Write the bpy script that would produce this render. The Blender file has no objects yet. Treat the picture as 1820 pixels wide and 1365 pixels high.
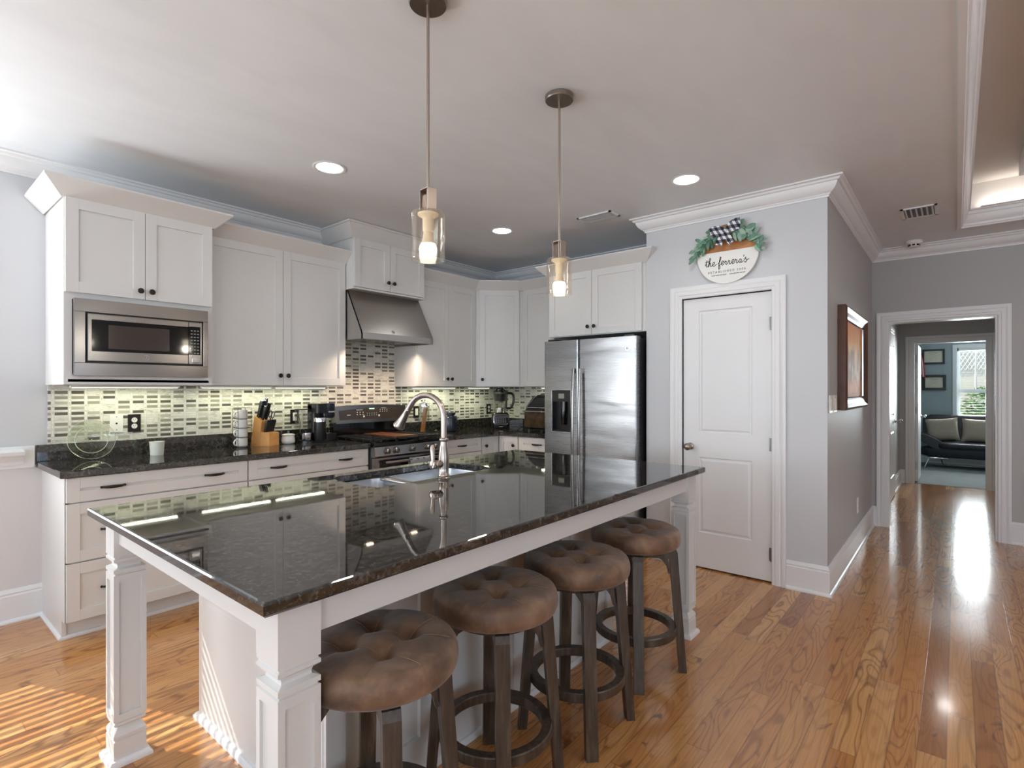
import bpy, bmesh, math, random
from mathutils import Vector, Matrix, noise
from mathutils.geometry import tessellate_polygon

random.seed(7)
S = bpy.context.scene
COL = S.collection
PI = math.pi

# ------------------------------------------------------------------ camera
CAM_Z = 1.345
cam_d = bpy.data.cameras.new('camera')
cam_d.sensor_width = 36.0
cam_d.lens = 950.0 / 1820.0 * 36.0
cam_d.shift_y = 9.0 / 1820.0
cam_d.clip_start = 0.05
cam = bpy.data.objects.new('camera', cam_d)
cam.location = (0, 0, CAM_Z)
cam.rotation_euler = (PI / 2, 0, math.atan2(790, 950) - PI / 2)
COL.objects.link(cam)
S.camera = cam

# ------------------------------------------------------------------ world, sun, window light, exposure
S.view_settings.view_transform = 'Standard'
S.view_settings.look = 'None'
S.view_settings.gamma = 1.0
S.view_settings.use_curve_mapping = False
S.view_settings.exposure = 0.0
S.cycles.max_bounces = 10
S.cycles.diffuse_bounces = 5
S.cycles.glossy_bounces = 5
S.cycles.transmission_bounces = 8
S.cycles.transparent_max_bounces = 12
S.cycles.caustics_reflective = False
S.cycles.caustics_refractive = False
S.cycles.sample_clamp_indirect = 4.0

W = bpy.data.worlds.new('daylight'); S.world = W; W.use_nodes = True
_bg = W.node_tree.nodes['Background']
_bg.inputs['Color'].default_value = (0.62, 0.78, 1.0, 1)
_bg.inputs['Strength'].default_value = 2.2

def light(name, kind, loc, energy, color=(1, 1, 1), rot=None, size=None, size_y=None, aim=None, spread=None, radius=None):
    d = bpy.data.lights.new(name, kind)
    d.energy = energy; d.color = color
    if kind == 'AREA':
        d.shape = 'RECTANGLE'; d.size = size; d.size_y = size_y or size
        if spread: d.spread = spread
    if radius is not None and kind in ('POINT', 'SPOT'): d.shadow_soft_size = radius
    o = bpy.data.objects.new(name, d); o.location = loc
    if aim is not None: o.rotation_euler = Vector(aim).to_track_quat('-Z', 'Y').to_euler()
    elif rot: o.rotation_euler = rot
    COL.objects.link(o)
    return o

SUN_DIR = Vector((0.447, -1.0, -0.946)).normalized()
sun = light('sun', 'SUN', (-3, 8, 6), 7.5, (1.0, 0.94, 0.84), aim=SUN_DIR)
sun.data.angle = math.radians(0.3)
# daylight entering through the window openings of the room (each at its opening)
LEFT_X = -3.6; FRONT_Y = -4.5; CEIL = 2.70
light('daylight_left_window', 'AREA', (LEFT_X - 0.16, 1.9, 1.40), 92, (0.85, 0.94, 1.0), aim=(1, 0, 1.2), size=3.2, size_y=1.8)
light('daylight_patio_window', 'AREA', (LEFT_X - 0.16, -2.2, 1.25), 105, (0.87, 0.95, 1.0), aim=(1, 0, 1.4), size=2.4, size_y=2.1)
light('daylight_front_window', 'AREA', (0.6, FRONT_Y - 0.16, 1.30), 30, (0.85, 0.94, 1.0), aim=(0, 1, 1.4), size=3.0, size_y=2.0)
# the sunlit blind of the back window glows into the room and up to the ceiling
for _k in range(5): light('sunlit_blind_glow', 'AREA', (-0.45, 4.20, 1.02 + .27 * _k), 11.5, (0.95, 0.98, 1.0), aim=(.25, -1, .6), size=.90, size_y=.16)
light('daylight_sink_window', 'AREA', (-0.45, 4.52, 1.55), 14, (0.95, 0.98, 1.0), aim=(0, -1, 0), size=1.1, size_y=1.2)
light('daylight_office_window', 'AREA', (12.66, -0.5, 1.35), 250, (0.84, 0.93, 1.0), aim=(-1, 0, 0), size=.95, size_y=1.4)

# ------------------------------------------------------------------ materials
def lin(c):
    return tuple(((v / 255.0) / 12.92 if v / 255.0 <= 0.04045 else ((v / 255.0 + 0.055) / 1.055) ** 2.4) for v in c)

class NT:
    def __init__(s, name):
        s.m = bpy.data.materials.new(name); s.m.use_nodes = True
        s.t = s.m.node_tree; s.b = s.t.nodes['Principled BSDF']; s.out = s.t.nodes['Material Output']
    def n(s, typ, **kw):
        nd = s.t.nodes.new(typ)
        for k, v in kw.items():
            if k.startswith('i_'):
                key = k[2:]
                if key.isdigit(): nd.inputs[int(key)].default_value = v
                else: nd.inputs[key.replace('_', ' ')].default_value = v
            else: setattr(nd, k, v)
        return nd
    def l(s, a, b): s.t.links.new(a, b)
    def math(s, op, a, b=None, c=None):
        nd = s.t.nodes.new('ShaderNodeMath'); nd.operation = op
        for i, v in enumerate((a, b, c)):
            if v is None: continue
            if isinstance(v, (int, float)): nd.inputs[i].default_value = v
            else: s.l(v, nd.inputs[i])
        return nd.outputs[0]
    def ramp(s, fac, stops):
        nd = s.t.nodes.new('ShaderNodeValToRGB'); cr = nd.color_ramp
        while len(cr.elements) > 1: cr.elements.remove(cr.elements[-1])
        cr.elements[0].position = stops[0][0]; cr.elements[0].color = (*stops[0][1], 1)
        for p, c in stops[1:]:
            e = cr.elements.new(p); e.color = (*c, 1)
        s.l(fac, nd.inputs[0]); return nd.outputs[0]
    def mix(s, fac, a, b, mode='MIX'):
        nd = s.t.nodes.new('ShaderNodeMix'); nd.data_type = 'RGBA'; nd.blend_type = mode
        for sock, v in ((nd.inputs[0], fac), (nd.inputs[6], a), (nd.inputs[7], b)):
            if isinstance(v, (int, float)): sock.default_value = v
            elif isinstance(v, tuple): sock.default_value = (*v[:3], 1)
            else: s.l(v, sock)
        return nd.outputs[2]
    def base(s, v):
        if isinstance(v, tuple): s.b.inputs['Base Color'].default_value = (*v[:3], 1)
        else: s.l(v, s.b.inputs['Base Color'])
    def set(s, **kw):
        for k, v in kw.items():
            sock = s.b.inputs[k.replace('_', ' ')]
            if isinstance(v, (int, float, tuple)): sock.default_value = v if not (isinstance(v, tuple) and len(v) == 3 and sock.type == 'RGBA') else (*v, 1)
            else: s.l(v, sock)
    def bump(s, h, strength=0.2, dist=0.01):
        nd = s.t.nodes.new('ShaderNodeBump'); nd.inputs['Strength'].default_value = strength; nd.inputs['Distance'].default_value = dist
        s.l(h, nd.inputs['Height']); s.l(nd.outputs[0], s.b.inputs['Normal'])
    def coord(s, kind='Object'): return s.n('ShaderNodeTexCoord').outputs[kind]
    def noise(s, vec, scale, detail=3, rough=0.5, dist=0.0):
        nd = s.n('ShaderNodeTexNoise'); s.l(vec, nd.inputs['Vector'])
        nd.inputs['Scale'].default_value = scale; nd.inputs['Detail'].default_value = detail
        nd.inputs['Roughness'].default_value = rough; nd.inputs['Distortion'].default_value = dist
        return nd.outputs['Fac']
    def mapping(s, vec, scale=(1, 1, 1), loc=(0, 0, 0), rot=(0, 0, 0)):
        nd = s.n('ShaderNodeMapping'); s.l(vec, nd.inputs['Vector'])
        nd.inputs['Scale'].default_value = scale; nd.inputs['Location'].default_value = loc; nd.inputs['Rotation'].default_value = rot
        return nd.outputs[0]

def plain(name, rgb, rough=0.5, metal=0.0, spec=0.5, var=0.03, vscale=6.0, bump=0.0, coat=0.0):
    t = NT(name); c = lin(rgb)
    v = t.noise(t.coord(), vscale, 3)
    lo = tuple(max(0, x * (1 - var)) for x in c); hi = tuple(min(1, x * (1 + var)) for x in c)
    t.base(t.ramp(v, [(0.3, lo), (0.7, hi)]))
    t.set(Roughness=rough, Metallic=metal)
    t.b.inputs['Specular IOR Level'].default_value = spec
    if coat: t.b.inputs['Coat Weight'].default_value = coat; t.b.inputs['Coat Roughness'].default_value = 0.1
    if bump: t.bump(t.noise(t.coord(), vscale * 12, 2), bump, 0.002)
    return t.m

def steel(name, rgb=(150, 146, 143), rough=0.22, axis='x', scale=160, amount=0.05):
    t = NT(name)
    sc = {'x': (1.5, scale, scale), 'y': (scale, 1.5, scale), 'z': (scale, scale, 1.5)}[axis]
    n = t.noise(t.mapping(t.coord(), sc), 1.0, 2)
    t.base(lin(rgb)); t.set(Metallic=1.0)
    t.l(t.math('MULTIPLY_ADD', n, amount, rough - amount / 2), t.b.inputs['Roughness'])
    t.bump(n, 0.012, 0.001)
    return t.m

def emit(name, rgb, strength):
    t = NT(name); t.base((0.8, 0.8, 0.8)); t.b.inputs['Emission Color'].default_value = (*lin(rgb), 1)
    t.b.inputs['Emission Strength'].default_value = strength
    return t.m

def glass(name, rgb=(250, 250, 248), rough=0.0, tint=0.9, ior=1.45):
    # thin clear glass: light passes, edges and faces reflect
    t = NT(name)
    tr = t.n('ShaderNodeBsdfTransparent'); tr.inputs['Color'].default_value = (*[x * tint for x in lin(rgb)], 1)
    gl = t.n('ShaderNodeBsdfGlossy'); gl.inputs['Roughness'].default_value = 0.03
    gl.inputs['Color'].default_value = (1, 1, 1, 1)
    lw = t.n('ShaderNodeLayerWeight'); lw.inputs['Blend'].default_value = 0.35
    f = t.math('MULTIPLY_ADD', t.math('POWER', lw.outputs['Facing'], 2.0), 0.5, 0.035)
    mx = t.n('ShaderNodeMixShader'); t.l(f, mx.inputs[0]); t.l(tr.outputs[0], mx.inputs[1]); t.l(gl.outputs[0], mx.inputs[2])
    t.l(mx.outputs[0], t.out.inputs['Surface'])
    return t.m

M_ = {}
M_['cab'] = plain('white_cabinet_paint', (217, 216, 213), 0.32, var=0.01)
M_['trim'] = plain('white_trim_paint', (229, 229, 229), 0.33, var=0.01)
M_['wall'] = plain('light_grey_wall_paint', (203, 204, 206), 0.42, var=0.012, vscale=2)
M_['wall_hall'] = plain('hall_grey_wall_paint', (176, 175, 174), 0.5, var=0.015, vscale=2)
M_['wains'] = plain('wainscot_paint', (214, 211, 209), 0.4, var=0.01)
M_['office'] = plain('office_blue_grey_paint', (150, 162, 164), 0.6, var=0.02)
M_['tray'] = plain('tray_paint', (216, 211, 206), 0.5, var=0.01)
M_['bronze'] = plain('dark_bronze', (48, 42, 38), 0.38, metal=0.7, var=0.15, vscale=60)
M_['black'] = plain('black_plastic', (18, 18, 19), 0.28, var=0.05)
M_['blackgloss'] = plain('black_glass', (14, 14, 15), 0.06, var=0.03)
M_['castiron'] = plain('cast_iron', (26, 24, 23), 0.5, var=0.2, vscale=80, bump=0.2)
M_['darkgrey'] = plain('dark_grey_enamel', (52, 52, 54), 0.35, var=0.05)
M_['steel_x'] = steel('brushed_steel_x', axis='x')
M_['steel_hood'] = steel('hood_steel', (190, 187, 183), 0.30, axis='x')
M_['steel_y'] = steel('brushed_steel_y', axis='y')
M_['steel_z'] = steel('brushed_steel_z', axis='z')
M_['nickel'] = steel('brushed_nickel', (176, 164, 154), 0.28, 'z', 90, 0.06)
M_['nickel_dark'] = steel('dark_nickel', (150, 140, 130), 0.34, 'z', 60, 0.1)
M_['chrome'] = steel('polished_chrome', (225, 225, 228), 0.08, 'z', 30, 0.02)
M_['sink'] = steel('sink_steel', (205, 208, 212), 0.3, 'x', 120, 0.08)
M_['hinge'] = steel('satin_hinge', (140, 138, 134), 0.35, 'z', 60, 0.08)
M_['white'] = plain('white_plastic', (236, 234, 228), 0.35, var=0.01)
M_['ceramic'] = plain('white_ceramic', (228, 224, 216), 0.15, var=0.02)
M_['bulb'] = emit('lit_bulb', (255, 246, 228), 14.0)
M_['bulbbase'] = plain('warm_white_socket', (240, 226, 200), 0.4, var=0.02)
M_['downlight'] = emit('lit_downlight', (255, 252, 246), 16.0)
M_['strip'] = emit('lit_strip', (250, 255, 214), 5.0)
M_['hoodlamp'] = emit('lit_hood_lamp', (255, 226, 190), 14.0)
M_['glass'] = glass('clear_glass')
M_['glass_warm'] = glass('pendant_glass', (255, 252, 247), tint=0.985)
M_['glass_green'] = glass('plate_glass', (250, 252, 246), tint=0.97)
M_['glass_blue'] = glass('blue_jar_glass', (40, 62, 84), tint=0.5)
_t = NT('rim_glass'); _t.base(lin((226, 234, 206))); _t.set(Roughness=.06, Alpha=.5); M_['rimglass'] = _t.m
M_['candle'] = plain('frosted_candle_glass', (226, 228, 214), 0.35, var=0.02)
M_['pasta'] = plain('spaghetti', (222, 152, 42), 0.5, var=0.2, vscale=120)
M_['bamboo'] = plain('block_wood', (214, 156, 92), 0.45, var=0.12, vscale=14)
M_['knifeh'] = plain('knife_handle', (32, 32, 34), 0.35, var=0.1)
M_['towel'] = plain('grey_towel', (150, 152, 156), 0.9, var=0.1, vscale=90, bump=0.5)
M_['leaf'] = plain('eucalyptus_leaf', (98, 138, 116), 0.55, var=0.25, vscale=25)
M_['leaf2'] = plain('pale_leaf', (150, 178, 160), 0.55, var=0.2, vscale=25)
M_['signwhite'] = plain('sign_white', (232, 231, 226), 0.5, var=0.01)
M_['signwood'] = plain('sign_wood', (176, 116, 66), 0.5, var=0.25, vscale=12)
M_['ink'] = plain('black_ink', (28, 28, 28), 0.6, var=0.05)
M_['pillow'] = plain('beige_cushion', (158, 144, 128), 0.9, var=0.06, vscale=30, bump=0.3)
M_['leatherblk'] = plain('black_leather', (30, 32, 38), 0.35, var=0.2, vscale=12, bump=0.15)
M_['sofabase'] = plain('sofa_base', (20, 22, 28), 0.5, var=0.1)
M_['paper'] = plain('diploma_paper', (206, 200, 182), 0.7, var=0.03)
M_['brownframe'] = plain('brown_frame', (84, 50, 30), 0.35, var=0.25, vscale=9)
M_['copper'] = plain('copper_griddle', (112, 66, 40), 0.4, metal=0.3, var=0.2)
M_['blinds'] = plain('blind_slat', (232, 232, 228), 0.5, var=0.01)
M_['red'] = plain('flag_red', (170, 60, 66), 0.8, var=0.1)
M_['green'] = plain('hedge', (80, 120, 44), 0.7, var=0.5, vscale=16)
M_['lcd'] = emit('green_display', (90, 200, 110), 1.2)
M_['lcdgrey'] = plain('grey_display', (150, 156, 148), 0.3)
M_['screenwin'] = plain('oven_window', (62, 54, 50), 0.12, var=0.05)
M_['navy'] = plain('navy_plastic', (30, 36, 48), 0.2, var=0.05)
M_['amber'] = plain('amber_door', (70, 56, 38), 0.15, var=0.4, vscale=20)
M_['cord'] = plain('black_cord', (15, 15, 15), 0.5)

# hardwood floor
def mat_floor():
    t = NT('oak_floor'); co = t.coord('Object')
    sp = t.n('ShaderNodeSeparateXYZ'); t.l(co, sp.inputs[0]); X, Y = sp.outputs[0], sp.outputs[1]
    w = 0.0845
    yy = t.math('DIVIDE', t.math('SUBTRACT', Y, 0.029), w)
    row = t.math('FLOOR', yy); fy = t.math('SUBTRACT', yy, row)
    wn = t.n('ShaderNodeTexWhiteNoise', noise_dimensions='1D'); t.l(row, wn.inputs['W'])
    L = 1.35
    xx = t.math('DIVIDE', t.math('ADD', X, t.math('MULTIPLY', wn.outputs['Value'], 7.3)), L)
    col = t.math('FLOOR', xx); fx = t.math('SUBTRACT', xx, col)
    cb = t.n('ShaderNodeCombineXYZ'); t.l(row, cb.inputs[0]); t.l(col, cb.inputs[1])
    wid = t.n('ShaderNodeTexWhiteNoise', noise_dimensions='2D'); t.l(cb.outputs[0], wid.inputs['Vector'])
    pid = wid.outputs['Value']
    sc = t.n('ShaderNodeSeparateColor'); t.l(wid.outputs['Color'], sc.inputs[0]); pid2 = sc.outputs[1]
    # grain: coordinates shifted per plank
    gx = t.math('ADD', X, t.math('MULTIPLY', pid, 37.0))
    gy = t.math('ADD', Y, t.math('MULTIPLY', pid2, 19.0))
    gv = t.n('ShaderNodeCombineXYZ'); t.l(gx, gv.inputs[0]); t.l(gy, gv.inputs[1])
    g0 = gv.outputs[0]
    # cathedral figure: contour lines of a stretched noise
    f1 = t.noise(t.mapping(g0, (1.5, 8.0, 1)), 1.0, 1.5, 0.45, 0.4)
    rings = t.math('FRACT', t.math('MULTIPLY', f1, 13.0))
    rings = t.math('ABSOLUTE', t.math('SUBTRACT', rings, 0.5))      # 0..0.5
    line = t.ramp(rings, [(0.0, (1, 1, 1)), (0.08, (0.7,) * 3), (0.22, (0, 0, 0))])
    fine = t.noise(t.mapping(g0, (3.0, 150.0, 1)), 1.0, 3, 0.6)
    blot = t.noise(t.mapping(g0, (1.2, 5.0, 1)), 1.0, 2, 0.5)
    knots = t.noise(t.mapping(g0, (5.0, 13.0, 1)), 1.0, 2, 0.5, 1.2)
    base = t.ramp(pid, [(0.0, lin((150, 100, 60))), (0.07, lin((184, 127, 73))), (0.45, lin((200, 143, 84))), (0.8, lin((210, 156, 94))), (1.0, lin((222, 174, 116)))])
    base = t.mix(t.math('MULTIPLY', blot, 0.4), base, lin((176, 112, 66)))
    base = t.mix(t.math('MULTIPLY', line, t.math('MULTIPLY_ADD', pid2, 0.6, 0.15)), base, lin((112, 68, 38)))
    base = t.mix(t.ramp(fine, [(0.42, (0, 0, 0)), (0.75, (0.42,) * 3)]), base, lin((120, 70, 40)))
    base = t.mix(t.ramp(knots, [(0.64, (0, 0, 0)), (0.74, (0.7,) * 3)]), base, lin((92, 56, 34)))
    ey = t.math('MINIMUM', fy, t.math('SUBTRACT', 1.0, fy))
    ex = t.math('MINIMUM', fx, t.math('SUBTRACT', 1.0, fx))
    seam = t.math('MINIMUM', t.math('MULTIPLY', ey, w), t.math('MULTIPLY', ex, L))
    sm = t.ramp(seam, [(0.0, (0.5,) * 3), (0.0013, (0, 0, 0))])
    base = t.mix(sm, base, lin((92, 54, 34)))
    t.base(base)
    wav = t.noise(t.mapping(co, (7, 16, 1)), 1.0, 2)
    t.set(Roughness=0.16); t.b.inputs['Specular IOR Level'].default_value = 0.5
    t.b.inputs['Coat Weight'].default_value = 0.35; t.b.inputs['Coat Roughness'].default_value = 0.08
    h = t.math('ADD', t.math('MULTIPLY', wav, 0.5), t.math('MULTIPLY', pid, 0.25))
    h = t.math('SUBTRACT', h, t.math('MULTIPLY', sm, 0.06))
    t.bump(h, 0.16, 0.004)
    return t.m
M_['floor'] = mat_floor()

def mat_granite():
    t = NT('dark_granite'); co = t.coord('Object')
    a = t.noise(co, 34, 5, 0.65, 0.6)
    b = t.noise(co, 75, 4, 0.7)
    v = t.n('ShaderNodeTexVoronoi'); t.l(co, v.inputs['Vector']); v.inputs['Scale'].default_value = 38
    base = t.ramp(a, [(0.35, lin((22, 21, 19))), (0.5, lin((40, 38, 35))), (0.62, lin((64, 60, 55))), (0.75, lin((98, 93, 88)))])
    base = t.mix(t.ramp(b, [(0.54, (0, 0, 0)), (0.68, (0.45,) * 3)]), base, lin((126, 123, 118)))
    base = t.mix(t.ramp(v.outputs['Distance'], [(0.0, (0.45,) * 3), (0.14, (0, 0, 0))]), base, lin((84, 62, 48)))
    t.base(base); t.set(Roughness=0.03, IOR=1.7); t.b.inputs['Specular IOR Level'].default_value = 0.6
    t.bump(t.noise(t.mapping(co, (1, 1, 1)), 26, 3), 0.02, 0.002)
    return t.m
M_['granite'] = mat_granite()

def mat_mosaic(name, axis):
    # axis: which object coordinate runs along the wall
    t = NT(name); co = t.coord('Object')
    sp = t.n('ShaderNodeSeparateXYZ'); t.l(co, sp.inputs[0]); U = sp.outputs[axis]; Z = sp.outputs[2]
    cw, ch = 0.080, 0.0325
    u = t.math('DIVIDE', t.math('SUBTRACT', U, 0.709), cw); cu = t.math('FLOOR', u); fu = t.math('SUBTRACT', u, cu)
    z = t.math('DIVIDE', t.math('SUBTRACT', Z, 1.0155), ch); cz = t.math('FLOOR', z); fz = t.math('SUBTRACT', z, cz)
    def inside(f, a, b): return t.math('MULTIPLY', t.math('GREATER_THAN', f, a), t.math('LESS_THAN', f, b))
    # a tall narrow pitch: two kinds of cells, glass tile in upper half, marble strip in lower half
    tile = t.math('MULTIPLY', inside(fu, 0.11, 0.89), inside(fz, 0.24, 0.78))
    strip = t.math('MULTIPLY', inside(fu, 0.11, 0.89), t.math('SUBTRACT', 1.0, inside(fz, 0.10, 0.92)))
    stile = t.math('SUBTRACT', 1.0, inside(fu, 0.045, 0.955))
    cb = t.n('ShaderNodeCombineXYZ'); t.l(cu, cb.inputs[0]); t.l(cz, cb.inputs[1])
    wn = t.n('ShaderNodeTexWhiteNoise', noise_dimensions='2D'); t.l(cb.outputs[0], wn.inputs['Vector']); r = wn.outputs['Value']
    cr = t.n('ShaderNodeValToRGB'); cr.color_ramp.interpolation = 'CONSTANT'; t.l(r, cr.inputs[0])
    e = cr.color_ramp.elements; e[0].position = 0; e[0].color = (*lin((92, 88, 82)), 1); e[1].position = 0.22; e[1].color = (*lin((122, 116, 106)), 1)
    for p, c in ((0.42, (150, 145, 132)), (0.52, (178, 174, 160)), (0.64, (226, 222, 208)), (0.84, (206, 203, 190))):
        q = cr.color_ramp.elements.new(p); q.color = (*lin(c), 1)
    marb = t.noise(t.mapping(co, (1, 1, 2.2), rot=(0.3, 0.2, 0.1)), 16, 4, 0.6, 1.6)
    mc = t.ramp(marb, [(0.36, lin((168, 164, 154))), (0.46, lin((214, 211, 202))), (0.6, lin((232, 230, 222)))])
    grout = lin((206, 203, 190))
    tilec = t.mix(t.math('GREATER_THAN', r, 0.64), cr.outputs[0], t.mix(0.5, cr.outputs[0], mc))
    c = t.mix(tile, grout, tilec)
    c = t.mix(t.math('MAXIMUM', strip, stile), c, mc)
    t.base(c)
    t.l(t.math('MULTIPLY_ADD', tile, -0.25, 0.33), t.b.inputs['Roughness'])
    h = t.math('ADD', tile, t.math('MAXIMUM', strip, stile)); 
    tilt = t.math('MULTIPLY', t.math('MULTIPLY', t.math('SUBTRACT', r, 0.5), fz), t.math('MULTIPLY', tile, 0.5))
    t.bump(t.math('ADD', h, tilt), 0.5, 0.002)
    return t.m
M_['mosaic_x'] = mat_mosaic('mosaic_back', 0)
M_['mosaic_y'] = mat_mosaic('mosaic_side', 1)

def mat_wood_dark():
    t = NT('stool_wood'); co = t.coord('Object')
    a = t.noise(t.mapping(co, (60, 60, 5)), 1.0, 4, 0.6)
    b = t.noise(co, 9, 3)
    c = t.ramp(a, [(0.3, lin((46, 36, 29))), (0.55, lin((76, 63, 52))), (0.78, lin((112, 98, 85)))])
    c = t.mix(t.math('MULTIPLY', b, 0.5), c, lin((44, 34, 28)))
    t.base(c); t.set(Roughness=0.32); t.bump(a, 0.15, 0.001)
    return t.m
M_['stoolwood'] = mat_wood_dark()

def mat_leather():
    t = NT('brown_leather'); co = t.coord('Object')
    oi = t.n('ShaderNodeObjectInfo')
    cs = t.n('ShaderNodeVectorMath', operation='ADD'); t.l(co, cs.inputs[0])
    sc = t.n('ShaderNodeVectorMath', operation='SCALE'); t.l(oi.outputs['Location'], sc.inputs[0]); sc.inputs['Scale'].default_value = 3.0
    t.l(sc.outputs[0], cs.inputs[1]); v = cs.outputs[0]
    a = t.noise(v, 7, 4, 0.55, 0.4); b = t.noise(v, 30, 4, 0.6); g = t.noise(v, 260, 2)
    c = t.ramp(a, [(0.30, lin((74, 52, 37))), (0.48, lin((106, 78, 56))), (0.62, lin((132, 102, 78))), (0.8, lin((156, 130, 106)))])
    c = t.mix(t.ramp(b, [(0.5, (0, 0, 0)), (0.75, (0.4,) * 3)]), c, lin((150, 118, 88)))
    t.base(c); t.set(Roughness=0.55); t.b.inputs['Sheen Weight'].default_value = 0.2
    t.bump(t.math('ADD', t.math('MULTIPLY', g, 0.4), b), 0.08, 0.002)
    return t.m
M_['leather'] = mat_leather()
M_['stitch'] = plain('tan_stitching', (150, 126, 100), 0.7)

def mat_ceiling():
    t = NT('ceiling_paint'); co = t.coord('Object')
    n = t.noise(t.mapping(co, (1.0, 2.4, 1), rot=(0, 0, 0.5)), 2.2, 4, 0.55, 0.6)
    t.base(t.ramp(n, [(0.3, lin((220, 223, 226))), (0.7, lin((226, 229, 232)))]))
    t.set(Roughness=0.45)
    t.bump(n, 0.08, 0.01)
    return t.m
M_['ceil'] = mat_ceiling()

def mat_carpet():
    t = NT('blue_grey_carpet'); co = t.coord('Object')
    n = t.noise(co, 160, 3); b = t.noise(co, 3, 2)
    c = t.mix(b, lin((120, 124, 122)), lin((146, 148, 144)))
    c = t.mix(t.math('MULTIPLY', n, 0.4), c, lin((88, 92, 94)))
    t.base(c); t.set(Roughness=0.95); t.bump(n, 0.6, 0.006); return t.m
M_['carpet'] = mat_carpet()

def mat_painting():
    t = NT('abstract_canvas'); co = t.coord('Generated')
    sp = t.n('ShaderNodeSeparateXYZ'); t.l(co, sp.inputs[0]); z = sp.outputs[2]; x = sp.outputs[0]
    n = t.noise(t.mapping(co, (9, 1, 1.6)), 1.0, 4, 0.6, 0.5); m = t.noise(co, 5, 4, 0.6)
    c = t.ramp(t.math('ADD', z, t.math('MULTIPLY', t.math('SUBTRACT', m, 0.5), 0.5)), [(0.0, lin((176, 104, 48))), (0.18, lin((212, 136, 66))), (0.33, lin((204, 178, 150))), (0.62, lin((228, 184, 126))), (0.78, lin((228, 156, 66))), (1.0, lin((226, 142, 88)))])
    band = t.math('MULTIPLY', t.ramp(z, [(0.12, (0, 0, 0)), (0.25, (1, 1, 1)), (0.6, (1, 1, 1)), (0.72, (0, 0, 0))]), t.ramp(n, [(0.45, (0, 0, 0)), (0.52, (1, 1, 1))]))
    c = t.mix(t.math('MULTIPLY', band, 0.75), c, lin((96, 70, 60)))
    band2 = t.math('MULTIPLY', t.ramp(z, [(0.15, (0, 0, 0)), (0.3, (1, 1, 1)), (0.5, (1, 1, 1)), (0.66, (0, 0, 0))]), t.ramp(n, [(0.33, (1, 1, 1)), (0.43, (0, 0, 0))]))
    c = t.mix(t.math('MULTIPLY', band2, 0.8), c, lin((216, 200, 178)))
    t.base(c); t.set(Roughness=0.6); t.b.inputs['Specular IOR Level'].default_value = .25; t.bump(m, 0.3, 0.004); return t.m
M_['painting'] = mat_painting()

def mat_check():
    t = NT('buffalo_check_ribbon'); co = t.coord('Object')
    sp = t.n('ShaderNodeSeparateXYZ'); t.l(co, sp.inputs[0])
    def st(s, k): return t.math('GREATER_THAN', t.math('FRACT', t.math('MULTIPLY', s, k)), 0.5)
    a = st(t.math('ADD', sp.outputs[0], t.math('MULTIPLY', sp.outputs[2], 0.5)), 26); b = st(sp.outputs[2], 22)
    s = t.math('MULTIPLY', t.math('ADD', a, b), 0.5)
    t.base(t.ramp(s, [(0.0, lin((232, 232, 234))), (0.5, lin((110, 112, 124))), (1.0, lin((24, 24, 32)))]))
    t.set(Roughness=0.8); return t.m
M_['check'] = mat_check()

def mat_brick_far():
    t = NT('garden_wall_brick'); co = t.coord('Object')
    b = t.n('ShaderNodeTexBrick'); t.l(t.mapping(co, (1, 1, 1), rot=(PI / 2, 0, PI / 2)), b.inputs['Vector']); b.inputs['Scale'].default_value = 5.0
    b.inputs['Color1'].default_value = (*lin((196, 172, 150)), 1); b.inputs['Color2'].default_value = (*lin((176, 150, 130)), 1)
    b.inputs['Mortar'].default_value = (*lin((206, 198, 188)), 1)
    t.base(b.outputs['Color']); t.set(Roughness=0.9); return t.m
M_['brick'] = mat_brick_far()

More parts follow.
